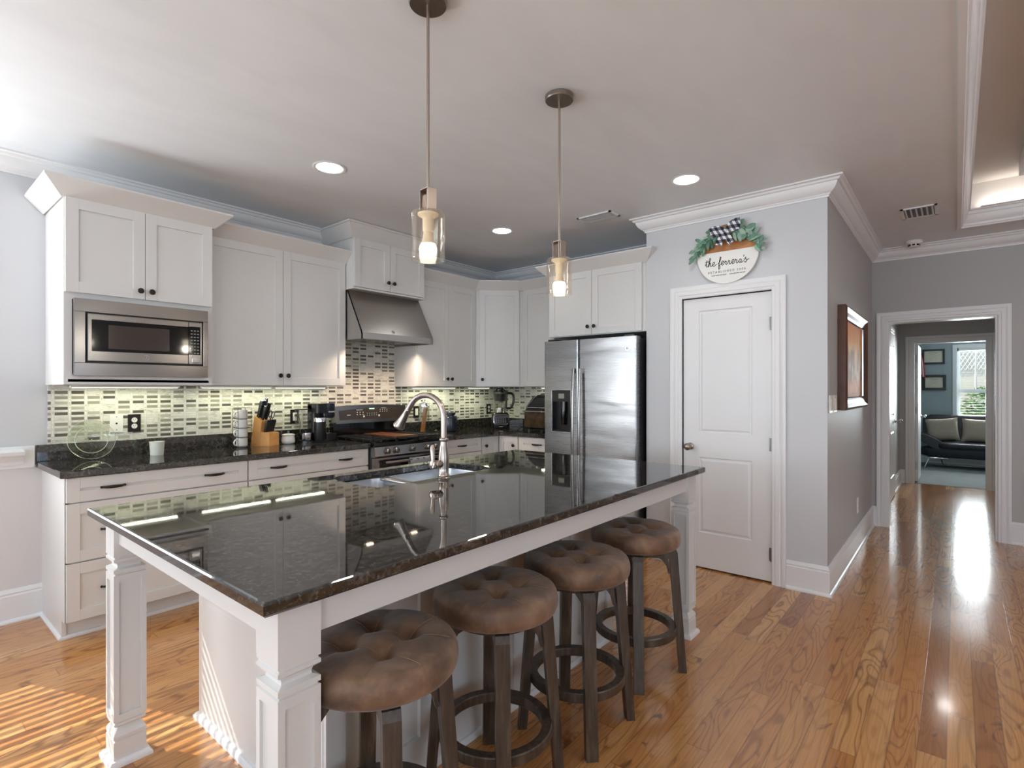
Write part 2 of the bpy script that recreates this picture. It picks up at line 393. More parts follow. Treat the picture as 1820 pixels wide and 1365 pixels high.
# ------------------------------------------------------------------ mesh helpers
class MB:
    def __init__(s): s.bm = bmesh.new(); s.T = Matrix.Identity(4)
    def v(s, p): return s.bm.verts.new(s.T @ Vector(p))
    def face(s, vs):
        try: return s.bm.faces.new(vs)
        except ValueError: return None
    def box(s, x0, x1, y0, y1, z0, z1, bev=0.0):
        P = [(x0, y0, z0), (x1, y0, z0), (x1, y1, z0), (x0, y1, z0), (x0, y0, z1), (x1, y0, z1), (x1, y1, z1), (x0, y1, z1)]
        vs = [s.v(p) for p in P]; fs = []
        for q in ((0, 3, 2, 1), (4, 5, 6, 7), (0, 1, 5, 4), (1, 2, 6, 5), (2, 3, 7, 6), (3, 0, 4, 7)): fs.append(s.face([vs[i] for i in q]))
        if bev > 0:
            es = list({e for f in fs for e in f.edges})
            bmesh.ops.bevel(s.bm, geom=es, offset=bev, segments=2, profile=0.7, affect='EDGES')
        return s
    def ring(s, pts): return [s.v(p) for p in pts]
    def skin(s, rings, closed_ring=True, cap0=True, cap1=True, loop=False):
        R = [s.ring(r) for r in rings]; n = len(R[0])
        pairs = list(zip(R, R[1:])) + ([(R[-1], R[0])] if loop else [])
        for a, b in pairs:
            for i in range(n if closed_ring else n - 1):
                j = (i + 1) % n; s.face([a[i], a[j], b[j], b[i]])
        if not loop:
            if cap0: s.face(R[0][::-1])
            if cap1: s.face(R[-1])
        return s
    def lathe(s, prof, c=(0, 0, 0), axis='z', n=32, cap0=True, cap1=True, closed=False):
        rings = []
        for r, h in prof:
            ring = []
            for i in range(n):
                a = 2 * PI * i / n; u, w = r * math.cos(a), r * math.sin(a)
                if axis == 'z': p = (c[0] + u, c[1] + w, c[2] + h)
                elif axis == 'y': p = (c[0] + u, c[1] + h, c[2] - w)
                else: p = (c[0] + h, c[1] + u, c[2] + w)
                ring.append(p)
            rings.append(ring)
        return s.skin(rings, cap0=cap0, cap1=cap1, loop=closed)
    def cyl(s, p0, p1, r0, r1=None, n=20, cap=True):
        r1 = r0 if r1 is None else r1
        return s.tube([p0, p1], [r0, r1], n, cap=cap)
    def tube(s, pts, r, n=12, closed=False, cap=True, flat=1.0):
        P = [Vector(p) for p in pts]; m = len(P)
        rr = r if isinstance(r, (list, tuple)) else [r] * m
        rings = []; up = None
        for i in range(m):
            if closed: t = (P[(i + 1) % m] - P[i - 1]).normalized()
            else: t = (P[min(i + 1, m - 1)] - P[max(i - 1, 0)]).normalized()
            if up is None:
                up = Vector((0, 0, 1)) if abs(t.z) < 0.9 else Vector((1, 0, 0))
            a = (up - t * up.dot(t)); a = a.normalized() if a.length > 1e-6 else t.orthogonal().normalized()
            b = t.cross(a); up = a
            rings.append([P[i] + (a * math.cos(2 * PI * k / n) + b * (math.sin(2 * PI * k / n) * flat)) * rr[i] for k in range(n)])
        return s.skin(rings, cap0=cap, cap1=cap, loop=closed)
    def prism(s, poly, y0, y1, plane='xz'):
        def P(a, b, h): return (a, h, b) if plane == 'xz' else ((h, a, b) if plane == 'yz' else (a, b, h))
        return s.skin([[P(a, b, y0) for a, b in poly], [P(a, b, y1) for a, b in poly]])
    def sweep(s, path, prof, closed=False, zoff=0.0):
        """profile (out, z) swept along a plan path with mitred corners; 'out' is to the right of travel"""
        n = len(path); rings = []
        for i in range(n):
            p = Vector(path[i][:2])
            d0 = (p - Vector(path[i - 1][:2])).normalized() if (i > 0 or closed) else None
            d1 = (Vector(path[(i + 1) % n][:2]) - p).normalized() if (i < n - 1 or closed) else None
            d0 = d0 or d1; d1 = d1 or d0
            n0 = Vector((d0.y, -d0.x)); n1 = Vector((d1.y, -d1.x)); mm = (n0 + n1); mm = mm / mm.dot(n0) if mm.length > 1e-6 else n0
            rings.append([(p.x + mm.x * o, p.y + mm.y * o, z + zoff) for o, z in prof])
        return s.skin(rings, loop=closed)
    def build(s, name, mat, parent=None, smooth=False, angle=None, loc=None, merge=False):
        bmesh.ops.recalc_face_normals(s.bm, faces=s.bm.faces)
        me = bpy.data.meshes.new(name); s.bm.to_mesh(me); s.bm.free()
        if smooth:
            me.polygons.foreach_set('use_smooth', [True] * len(me.polygons))
            me.set_sharp_from_angle(angle=math.radians(angle or 40))
        me.materials.append(M_[mat] if isinstance(mat, str) else mat)
        o = bpy.data.objects.new(name, me); COL.objects.link(o)
        if parent is not None: o.parent = parent
        if loc: o.location = loc
        return o

def rotz(a, loc=(0, 0, 0)): return Matrix.Translation(loc) @ Matrix.Rotation(a, 4, 'Z')
def thing(name, label, cat, loc=(0, 0, 0), rz=0.0, group=None):
    o = bpy.data.objects.new(name, None); o.empty_display_size = 0.1; COL.objects.link(o)
    o.location = loc; o.rotation_euler = (0, 0, rz)
    o['label'] = label; o['category'] = cat
    if group: o['group'] = group
    return o
def tag(o, label, cat, group=None, kind=None):
    o['label'] = label; o['category'] = cat
    if group: o['group'] = group
    if kind: o['kind'] = kind
    return o
def struct(o): o['kind'] = 'structure'; return o
def dup(root, loc, rz, label):
    r = root.copy(); COL.objects.link(r); r.location = loc; r.rotation_euler = (0, 0, rz); r['label'] = label
    for ch in list(root.children):
        c = ch.copy(); COL.objects.link(c); c.parent = r
        for g in list(ch.children):
            d = g.copy(); COL.objects.link(d); d.parent = c
    return r
def smoothline(pts, k=8, closed=False):
    P = [Vector(p) for p in pts]; n = len(P); out = []
    for i in range(n if closed else n - 1):
        if closed: a, b, c, d = P[i - 1], P[i], P[(i + 1) % n], P[(i + 2) % n]
        else: a, b, c, d = P[max(i - 1, 0)], P[i], P[i + 1], P[min(i + 2, n - 1)]
        for j in range(k):
            t = j / k
            out.append(0.5 * ((2 * b) + (c - a) * t + (2 * a - 5 * b + 4 * c - d) * t * t + (-a + 3 * b - 3 * c + d) * t ** 3))
    if not closed: out.append(P[-1])
    return out
def text_mesh(name, body, size, mat, parent, loc, rot, extrude=0.0004, align='CENTER', spacing=1.0, xs=1.0):
    cu = bpy.data.curves.new(name, 'FONT'); cu.body = body; cu.size = size; cu.extrude = extrude
    cu.align_x = align; cu.align_y = 'CENTER'; cu.space_character = spacing
    tmp = bpy.data.objects.new(name, cu); COL.objects.link(tmp)
    bpy.context.view_layer.update()
    me = bpy.data.meshes.new_from_object(tmp.evaluated_get(bpy.context.evaluated_depsgraph_get()))
    bpy.data.objects.remove(tmp); bpy.data.curves.remove(cu)
    me.materials.clear(); me.materials.append(M_[mat]); me.name = name
    o = bpy.data.objects.new(name, me); COL.objects.link(o)
    o.parent = parent; o.location = loc; o.rotation_euler = rot; o.scale = (xs, 1, 1)
    return o

# ================================================================== SETTING
WY = 4.21      # back (range) wall face
WX = 4.75      # side wall behind the refrigerator
PX = 3.98      # pantry wall face
HY = 0.645     # hall wall face
FX = 6.35      # far wall face
OFX = 9.5      # wall with the office doorway
OWX = 12.4     # office end wall

struct(MB().box(LEFT_X, 9.55, FRONT_Y, 4.4, -0.05, 0.0).build('floor', 'floor'))
struct(MB().box(9.55, 12.6, -2.6, 1.6, -0.05, 0.004).build('floor', 'carpet'))

# back wall with the window opening at its left
m = MB()
wx0, wx1, wz0, wz1 = -0.95, 0.05, 0.87, 2.27
m.box(LEFT_X - 0.2, wx0, WY, WY + 0.16, 0, 3.0); m.box(wx1, WX + 0.2, WY, WY + 0.16, 0, 3.0)
m.box(wx0, wx1, WY, WY + 0.16, 0, wz0); m.box(wx0, wx1, WY, WY + 0.16, wz1, 3.0)
struct(m.build('wall_back', 'wall'))
# wainscot panel under the chair rail
m = MB(); m.box(.15, 0.665, WY - 0.012, WY, 0.0, 0.90); m.box(LEFT_X, .15, WY - .012, WY, 0, .76)
struct(m.build('trim_1', 'wains'))
m = MB(); m.sweep([(0.625, WY - 0.012), (.15, WY - 0.012)][::-1], [(0, 0.885), (0.012, 0.885), (0.012, 1.012), (0, 1.012)])
m.sweep([(.15, WY - 0.024), (0.575, WY - 0.024)], [(0, .905), (.010, .905), (.014, .915), (.016, .925), (.030, .938), (.036, .950), (.052, .962), (.056, .972), (.056, .984), (.044, .990), (0, .994)])
struct(m.build('trim_2', 'trim', smooth=True, angle=30))
struct(MB().box(0.665, 0.69, WY - 0.03, WY, 0, 0.88).build('trim_3', 'trim'))

BASEP = [(0, 0), (.030, 0), (.030, .008), (.024, .017), (.016, .021), (.016, .152), (.012, .158), (.012, .164), (.015, .168), (.011, .178), (.006, .190), (0, .190)]
CROWN = [(0, -.108), (.010, -.108), (.012, -.096), (.018, -.094), (.022, -.086), (.034, -.080), (.050, -.066), (.060, -.048), (.066, -.030), (.078, -.026), (.084, -.014), (.100, -.010), (.100, 0), (0, 0)]
def run(name, path, prof, zoff=0.0, mat='trim', closed=False):
    return struct(MB().sweep(path, prof, closed=closed, zoff=zoff).build(name, mat, smooth=True, angle=25))
# 'out' is to the right of travel
run('baseboard_back', [(LEFT_X, WY - .012), (0.66, WY - .012)], BASEP)
run('baseboard_pantry', [(PX, 0.887), (PX, HY), (FX, HY), (FX, 0.605)][::-1], [(-o, z) for o, z in BASEP])

# pantry walls
dz1 = 2.03; py0, py1 = 0.978, 1.613
m = MB(); m.box(PX, PX + .12, HY, py0, 0, 3.0); m.box(PX, PX + .12, py1, 1.909, 0, 3.0); m.box(PX, PX + .12, py0, py1, dz1, 3.0)
struct(m.build('wall_pantry', 'wall'))
struct(MB().box(PX + .12, WX + .2, 1.79, 1.909, 0, 3.0).build('wall_pantry_side', 'wall'))
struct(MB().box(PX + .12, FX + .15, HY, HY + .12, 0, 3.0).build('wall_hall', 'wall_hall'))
# the hall-side skin of the pantry corner stud
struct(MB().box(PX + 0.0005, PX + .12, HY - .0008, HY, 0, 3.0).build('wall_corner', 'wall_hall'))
struct(MB().box(WX, WX + .15, 1.909, 4.4, 0, 3.0).build('wall_right', 'wall'))
struct(MB().box(WX + .05, WX + .15, HY + .12, 1.79, 0, 3.0).build('wall_pantry_back', 'wall'))
# far wall with the cased opening
oy0, oy1, oz = -0.278, 0.515, 2.0
m = MB(); m.box(FX, FX + .15, oy1, HY, 0, 3.0); m.box(FX, FX + .15, FRONT_Y, oy0, 0, 3.0); m.box(FX, FX + .15, oy0, oy1, oz, 3.0)
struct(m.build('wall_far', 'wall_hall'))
run('baseboard_far', [(FX, oy0 - .09), (FX, FRONT_Y)], BASEP)
# outer walls of the room behind the camera
m = MB()
m.box(LEFT_X - .15, LEFT_X, FRONT_Y, -3.4, 0, 3.0); m.box(LEFT_X - .15, LEFT_X, -1.0, 0.3, 0, 3.0); m.box(LEFT_X - .15, LEFT_X, 3.5, 4.4, 0, 3.0)
m.box(LEFT_X - .15, LEFT_X, -3.4, -1.0, 2.4, 3.0); m.box(LEFT_X - .15, LEFT_X, -3.4, -1.0, 0, .2)
m.box(LEFT_X - .15, LEFT_X, .3, 3.5, 2.4, 3.0); m.box(LEFT_X - .15, LEFT_X, .3, 3.5, 0, .5)
struct(m.build('wall_left', 'wall'))
m = MB(); m.box(LEFT_X - .15, -.9, FRONT_Y - .15, FRONT_Y, 0, 3.0); m.box(2.1, FX + .15, FRONT_Y - .15, FRONT_Y, 0, 3.0)
m.box(-.9, 2.1, FRONT_Y - .15, FRONT_Y, 2.35, 3.0); m.box(-.9, 2.1, FRONT_Y - .15, FRONT_Y, 0, .35)
struct(m.build('wall_front', 'wall'))

# ceiling with tray opening
tx0, tx1, ty0, ty1 = -0.6, 5.835, -3.9, -0.028
m = MB()
m.box(LEFT_X - .2, FX + .2, ty1, 4.4, CEIL, CEIL + .05); m.box(LEFT_X - .2, FX + .2, FRONT_Y - .2, ty0, CEIL, CEIL + .05)
m.box(LEFT_X - .2, tx0, ty0, ty1, CEIL, CEIL + .05); m.box(tx1, FX + .2, ty0, ty1, CEIL, CEIL + .05)
struct(m.build('ceiling', 'ceil'))
m = MB()
for a in ((tx0 - .02, tx0, ty0, ty1), (tx1, tx1 + .02, ty0, ty1), (tx0, tx1, ty1, ty1 + .02), (tx0, tx1, ty0 - .02, ty0)): m.box(*a, CEIL + .05, CEIL + .34)
m.box(tx0, tx1, ty0, ty1, CEIL + .34, CEIL + .38)
struct(m.build('ceiling', 'tray'))
TR = [(0, -.012), (-.05, -.012), (-.05, 0), (0, .0)]
tray_path = [(tx0, ty0), (tx1, ty0), (tx1, ty1), (tx0, ty1)][::-1]      # travelling so that 'right' is inward
TRP = [(-.045, .0), (-.045, -.014), (.004, -.014), (.010, -.004), (.022, .0), (.028, .016), (.046, .030), (.060, .052), (.066, .080), (.074, .086), (.080, .108), (.096, .112), (.096, .124), (0, .124), (0, .0)]
TRP = [(o * (.5 if o < 0 else .62), z) for o, z in TRP]
run('trim_4', tray_path, TRP, CEIL, closed=True)
# inner raised frame of the tray
ins = .33
ip = [(tx0 + ins, ty0 + ins), (tx1 - ins, ty0 + ins), (tx1 - ins, ty1 - ins), (tx0 + ins, ty1 - ins)][::-1]
run('trim_5', ip, [(0, -.10), (.014, -.10), (.02, -.085), (.04, -.07), (.06, -.04), (.07, -.02), (.09, 0), (0, 0)], CEIL + .34, closed=True)
# crown mouldings
run('trim_6', [(LEFT_X, WY), (WX, WY), (WX, 1.909), (PX, 1.909), (PX, HY), (FX, HY), (FX, FRONT_Y)], CROWN, CEIL)

# back window (sunlight falls through its blind)
def window(name, x0, x1, z0, z1, y, slats=True):
    w = bpy.data.objects.new(name, None); COL.objects.link(w); w.location = ((x0 + x1) / 2, y, z0); struct(w)
    hw = (x1 - x0) / 2; h = z1 - z0
    m = MB()
    for a in ((-hw, -hw + .05, 0, h), (hw - .05, hw, 0, h), (-hw, hw, 0, .05), (-hw, hw, h - .05, h), (-hw, hw, h / 2 - .02, h / 2 + .02)): m.box(a[0], a[1], .08, .12, a[2], a[3])
    m.build('window_frame', 'trim', w)
    m = MB()
    for a in ((-hw - .09, -hw, -.09, h + .09), (hw, hw + .09, -.09, h + .09), (-hw, hw, h, h + .09), (-hw - .1, hw + .1, -.05, 0)): m.box(a[0], a[1], -.02 - (.03 if a[3] == 0 else 0), 0, a[2], a[3], .004)
    m.build('window_casing', 'trim', w)
    return w
win = window('window_1', wx0, wx1, wz0, wz1, WY)
hw = (wx1 - wx0) / 2
m = MB()
for k in range(26):
    z = .03 + k * .053
    if z > wz1 - wz0 - .03: break
    m.T = Matrix.Translation((0, .045, z)) @ Matrix.Rotation(math.radians(20), 4, 'X'); m.box(-hw + .03, hw - .03, -.025, .025, -.0015, .0015)
m.T = Matrix.Identity(4)
m.build('blind', 'blinds', win)

# --- pantry door
def door_panels(m, x0, x1, z0, z1, y, rec=.008):
    """raised panel sitting in a moulded recess; y is the door face"""
    a = .028
    def R(i, d): return [(x0 + i, y + d, z0 + i), (x1 - i, y + d, z0 + i), (x1 - i, y + d, z1 - i), (x0 + i, y + d, z1 - i)]
    m.skin([R(0, 0), R(.006, rec), R(a * .5, rec), R(a, rec * .2), R(a + .002, rec * .2)], cap0=False)
def panel_door(w, h, panels, parent, name='door_leaf', th=.035, mat='trim'):
    m = MB()
    xs = sorted({0, w} | {p[0] for p in panels} | {p[1] for p in panels}); zs = sorted({0, h} | {p[2] for p in panels} | {p[3] for p in panels})
    for i in range(len(xs) - 1):
        for j in range(len(zs) - 1):
            cxm, czm = (xs[i] + xs[i + 1]) / 2, (zs[j] + zs[j + 1]) / 2
            if any(p[0] < cxm < p[1] and p[2] < czm < p[3] for p in panels): continue
            m.box(xs[i], xs[i + 1], 0, th, zs[j], zs[j + 1])
    for p in panels:
        door_panels(m, *p, 0); m.box(p[0], p[1], .012, th, p[2], p[3])
    return m.build(name, mat, parent)
CASE = [(0, 0), (.012, 0), (.016, .006), (.016, .022), (.020, .026), (.020, .05), (.014, .056), (.018, .062), (.022, .075), (.020, .09), (0, .09)]
def casing(w, h, parent_or_none, name, T, mat='trim', prof=None, cw=.09):
    """door casing in local coords: opening 0..w, 0..h, face at y=0, out towards -y"""
    m = MB(); m.T = T
    prof = prof or CASE
    pts = [((-o2, 0), (-o2, h + o2), (w + o2, h + o2), (w + o2, 0)) for o1, o2 in prof]
    rings = []
    for k in range(4): rings.append([(pts[i][k][0], -prof[i][0], pts[i][k][1]) for i in range(len(prof))])
    m.skin(rings)
    return m
pd = bpy.data.objects.new('door_1', None); COL.objects.link(pd); pd.location = (PX, py1, 0); pd.rotation_euler = (0, 0, -PI / 2); struct(pd)
dw = py1 - py0
slab = panel_door(dw - .008, 2.012, [(.118, dw - .137, .259, .823), (.118, dw - .137, 1.006, 1.92)], pd)
slab.location = (.004, .012, .012)
casing(dw, dz1, None, 'c', Matrix.Identity(4)).build('door_casing', 'trim', pd, smooth=True, angle=25)
m = MB(); m.box(-.012, 0, 0, .12, 0, dz1 + .012); m.box(dw, dw + .012, 0, .12, 0, dz1 + .012); m.box(0, dw, 0, .12, dz1, dz1 + .012); m.build('door_jamb', 'trim', pd)
MB().lathe([(.026, 0), (.026, -.006), (.012, -.012), (.010, -.035), (.020, -.045), (.027, -.055), (.0275, -.066), (.020, -.076), (.008, -.080)], (.058, .012, .912), 'y', 24).build('door_knob', 'nickel_dark', pd, smooth=True)
for z in (1.80, .96, .20):
    m = MB(); m.cyl((dw - .004, -.006, z - .045), (dw - .004, -.006, z + .045), .006, n=10); m.box(dw - .02, dw - .001, .006, .0125, z - .045, z + .045); m.build('hinge', 'hinge', pd)
MB().box(-.004, 0.002, .01, .03, .89, .94).build('latch_plate', 'bronze', pd)

# --- cased opening in far wall, passage behind
op = bpy.data.objects.new('trim_7', None); COL.objects.link(op); op.location = (FX, oy1, 0); op.rotation_euler = (0, 0, -PI / 2); struct(op)
ow = oy1 - oy0
casing(ow, oz, None, 'c', Matrix.Identity(4)).build('door_casing', 'trim', op, smooth=True, angle=25)
m = MB(); m.box(0, .014, -.002, .152, 0, oz); m.box(ow - .014, ow, -.002, .152, 0, oz); m.box(.014, ow - .014, -.002, .152, oz - .014, oz); m.build('door_jamb', 'trim', op)
hl, hr = .63, -.42
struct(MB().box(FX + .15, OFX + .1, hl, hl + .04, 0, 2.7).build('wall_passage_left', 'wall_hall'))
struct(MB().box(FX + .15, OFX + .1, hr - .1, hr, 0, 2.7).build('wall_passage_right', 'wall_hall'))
struct(MB().box(FX + .15, OWX + .2, -2.7, 1.7, 2.45, 2.5).build('ceiling', 'ceil'))
ofy0, ofy1, ofz = -.312, .472, 2.0
m = MB(); m.box(OFX, OFX + .12, ofy1, hl, 0, 2.45); m.box(OFX, OFX + .12, hr, ofy0, 0, 2.45); m.box(OFX, OFX + .12, ofy0, ofy1, ofz, 2.45)
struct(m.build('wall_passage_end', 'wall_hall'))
od = bpy.data.objects.new('door_2', None); COL.objects.link(od); od.location = (OFX, ofy1, 0); od.rotation_euler = (0, 0, -PI / 2); struct(od)
ofw = ofy1 - ofy0
casing(ofw, ofz, None, 'c', Matrix.Identity(4)).build('door_casing', 'trim', od, smooth=True, angle=25)
m = MB(); m.box(0, .012, -.002, .122, 0, ofz); m.box(ofw - .012, ofw, -.002, .122, 0, ofz); m.box(.012, ofw - .012, -.002, .122, ofz - .012, ofz); m.build('door_jamb', 'trim', od)
m = MB(); m.box(.014, .05, .13, .85, .02, 1.98); m.build('door_leaf', 'trim', od)
for z in (1.78, 1.04, .24): MB().box(.012, .034, .118, .131, z - .05, z + .05).build('hinge', 'hinge', od)
m = MB(); m.lathe([(.025, 0), (.025, .006), (.010, .012), (.009, .035), (.024, .05), (.026, .062), (.012, .07)], (.05, .80, .93), 'x', 16); m.build('door_knob', 'chrome', od, smooth=True)
run('baseboard_passage', [(OFX, hl), (OFX, .567)][::1], [(o, z) for o, z in BASEP])
run('baseboard_passage_right', [(OFX, ofy0 - .093), (OFX, hr), (FX + .15, hr)], BASEP)
# door on the passage left wall
hd = bpy.data.objects.new('door_3', None); COL.objects.link(hd); hd.location = (7.56, hl, 0); struct(hd)
sl = panel_door(.80, 2.0, [(.13, .67, .26, .82), (.13, .67, 1.0, 1.88)], hd); sl.location = (0.0, -.03, .012)
casing(.80, 2.02, None, 'c', Matrix.Identity(4)).build('door_casing', 'trim', hd, smooth=True, angle=25)
MB().lathe([(.026, 0), (.026, -.006), (.012, -.012), (.010, -.04), (.022, -.05), (.028, -.062), (.020, -.078), (.006, -.08)], (.73, -.03, .94), 'y', 20).build('door_knob', 'chrome', hd, smooth=True)
for z in (1.80, 1.02, .22): MB().cyl((.004, -.034, z - .045), (.004, -.034, z + .045), .007, n=8).build('hinge', 'hinge', hd)
run('baseboard_passage_left', [(8.46, hl), (OFX, hl)], BASEP)

# --- office shell
struct(MB().box(OFX + .12, OWX + .2, 1.5, 1.6, 0, 2.45).build('wall_office_left', 'office'))
struct(MB().box(OFX + .12, OWX + .2, -2.6, -2.5, 0, 2.45).build('wall_office_right', 'office'))
vy0, vy1, vz0, vz1 = -1.0, -.007, .62, 2.075
m = MB(); m.box(OWX, OWX + .15, vy1, 1.6, 0, 2.45); m.box(OWX, OWX + .15, -2.6, vy0, 0, 2.45); m.box(OWX, OWX + .15, vy0, vy1, 0, vz0); m.box(OWX, OWX + .15, vy0, vy1, vz1, 2.45)
struct(m.build('wall_office_end', 'office'))
m = MB(); m.box(OFX + .12, OFX + .14, ofy1 + .01, 1.5, 0, 2.45); m.box(OFX + .12, OFX + .14, -2.5, ofy0 - .01, 0, 2.45); struct(m.build('wall_office_near', 'office'))
run('baseboard_office', [(OWX, 1.5), (OWX, -2.5)], [(o, z) for o, z in BASEP])
w2 = bpy.data.objects.new('window_2', None); COL.objects.link(w2); w2.location = (OWX, vy1, vz0); w2.rotation_euler = (0, 0, -PI / 2); struct(w2)
ww, wh = vy1 - vy0, vz1 - vz0
m = MB()
for a in ((0, .045, 0, wh), (ww - .045, ww, 0, wh), (0, ww, 0, .05), (0, ww, wh - .05, wh)): m.box(a[0], a[1], .07, .12, a[2], a[3])
m.box(0, ww, .06, .11, .66, .72); m.box(ww * .25, ww * .25 + .022, .09, .11, .70, wh)
m.build('window_frame', 'trim', w2)
m = MB()
for a in ((-.06, 0, -.06, wh + .06), (ww, ww + .06, -.06, wh + .06), (0, ww, wh, wh + .06)): m.box(a[0], a[1], -.02, 0, a[2], a[3], .003)
m.build('window_casing', 'trim', w2)
m = MB()
for k in range(13):
    m.box(.05, ww - .05, .02, .045, .04 + k * .045, .0435 + k * .045)
for k in range(26): m.box(.02, ww - .02, .03, .034, .72 + k * .0265, .7215 + k * .0265)
m.box(.02, ww - .02, .012, .05, wh - .05, wh - .005)
m.build('blind', 'blinds', w2)
MB().box(.045, ww - .045, .09, .093, .05, wh - .05).build('window_glass', 'glass', w2)

# outside the office window
tag(MB().box(14.6, 14.8, -4.0, 2.5, -.3, 2.2).build('garden_wall', 'brick'), 'pale brick garden wall outside the far office window', 'wall')
m = MB()
for k in range(56):
    y = -3.0 + k * .07
    m.cyl((14.55, y, 1.75), (14.55, y + .4, 2.5), .007, n=5); m.cyl((14.53, y + .4, 1.75), (14.53, y, 2.5), .007, n=5)
m.box(14.5, 14.56, -2.8, 1.8, 2.45, 2.52)
tag(m.build('garden_lattice', 'trim'), 'white criss-cross lattice along the top of the garden wall', 'lattice')
def bush(name, c, r, n, label, mat='green'):
    m = MB(); rnd = random.Random(3)
    for i in range(n):
        u = Vector((rnd.gauss(0, 1), rnd.gauss(0, 1), rnd.gauss(0, 1))).normalized() * (rnd.random() ** .35)
        p = Vector(c) + Vector((u.x * r[0], u.y * r[1], u.z * r[2])); s_ = rnd.uniform(.03, .06)
        q = Matrix.Translation(p) @ Matrix.Rotation(rnd.uniform(0, 6.3), 4, 'Z') @ Matrix.Rotation(rnd.uniform(-1, 1), 4, 'X')
        m.T = q; vs = [m.v((-s_, 0, 0)), m.v((0, -s_ * .45, .01)), m.v((s_, 0, 0)), m.v((0, s_ * .45, .01))]; m.face(vs)
    m.T = Matrix.Identity(4)
    return tag(m.build(name, mat), label, 'bush')
bush('garden_bush', (13.9, -.75, .95), (.35, .72, .55), 2600, 'leafy green bush right outside the office window')
struct(MB().box(12.6, 17, -6, 6, -.35, -.3).build('floor', 'green'))

# ================================================================== CABINETS
# local frame of every cabinet: x to the viewer's right, y into the cabinet, z up; door faces at y = 0
def shaker(m, x0, x1, z0, z1, rail=.058, th=.02, rec=.009):
    b = .0015
    m.box(x0, x0 + rail, 0, th, z0, z1, b); m.box(x1 - rail, x1, 0, th, z0, z1, b)
    m.box(x0 + rail, x1 - rail, 0, th, z0, z0 + rail, b); m.box(x0 + rail, x1 - rail, 0, th, z1 - rail, z1, b)
    m.box(x0 + rail, x1 - rail, rec, th, z0 + rail, z1 - rail)
def add_door(root, x0, x1, z0, z1, knob=None, name='door', T=None, rail=.058):
    m = MB(); m.T = T or Matrix.Identity(4); shaker(m, x0, x1, z0, z1, rail); d = m.build(name, 'cab', root)
    if knob:
        m = MB(); m.T = T or Matrix.Identity(4)
        m.lathe([(.0065, .0), (.006, -.010), (.007, -.014), (.0155, -.018), (.0165, -.024), (.012, -.029), (.007, -.0285), (.004, -.030)], (knob[0], 0, knob[1]), 'y', 20)
        m.build('knob', 'bronze', d, smooth=True)
    return d
def pull(root, x, z, T=None, w=.105):
    m = MB(); m.T = T or Matrix.Identity(4)
    n = 14; pts = []; rr = []
    for i in range(n + 1):
        u = i / n * 2 - 1
        pts.append((x + u * w / 2, -.002 - .024 * (1 - abs(u) ** 3.0), z)); rr.append(.0048 + .0035 * (1 - u * u))
    m.tube(pts, rr, 10)
    m.cyl((x - w / 2, 0.002, z), (x - w / 2, -.006, z), .0065, n=10); m.cyl((x + w / 2, 0.002, z), (x + w / 2, -.006, z), .0065, n=10)
    return m.build('handle', 'bronze', root, smooth=True)
def add_drawer(root, x0, x1, z0, z1, pulls, T=None, rail=.058):
    m = MB(); m.T = T or Matrix.Identity(4); shaker(m, x0, x1, z0, z1, rail); d = m.build('drawer', 'cab', root)
    for p in pulls: pull(d, p, (z0 + z1) / 2, T)
    return d
CT = [(0, 0), (.004, -.004), (.012, .0), (.086, .074), (.086, .086), (.078, .086), (0, .02)]   # flared cabinet crown
def cab_crown(root, path, z, prof=CT):
    return MB().sweep(path, prof, zoff=z).build('crown', 'cab', root)
# flared crown: thin board leaning outwards
FL = [(0, 0), (.008, -.006), (.092, .080), (.092, .090), (.080, .090), (-.002, .010)]

# A: tall left unit above the counter with the built-in microwave
A = thing('microwave_cabinet', 'white upper cabinet with the built-in microwave niche, leftmost and deepest of the wall cabinets', 'cabinet', (.677, 3.72, 0), 0, None)
wA = .753
m = MB(); m.box(0, .018, .02, .49, 1.37, 2.40); m.box(wA - .018, wA, .02, .49, 1.37, 2.40); m.box(.018, wA - .018, .02, .49, 1.855, 2.40)
m.box(.018, .036, .02, .04, 1.37, 1.855); m.box(wA - .036, wA - .018, .02, .04, 1.37, 1.855); m.box(.036, wA - .036, .02, .04, 1.37, 1.428)
m.box(.018, wA - .018, .02, .49, 1.385, 1.40); m.box(.036, wA - .036, .02, .04, 1.842, 1.855)
m.box(.018, wA - .018, .47, .49, 1.40, 1.855)
m.build('body', 'cab', A)
add_door(A, .004, wA / 2 - .0015, 1.878, 2.395, (wA / 2 - .028, 1.925))
add_door(A, wA / 2 + .0015, wA - .004, 1.878, 2.395, (wA / 2 + .030, 1.925))
cab_crown(A, [(-.004, .485), (-.004, .015), (wA + .004, .015), (wA + .004, .062)][::-1], 2.395, [(-o, z) for o, z in FL])

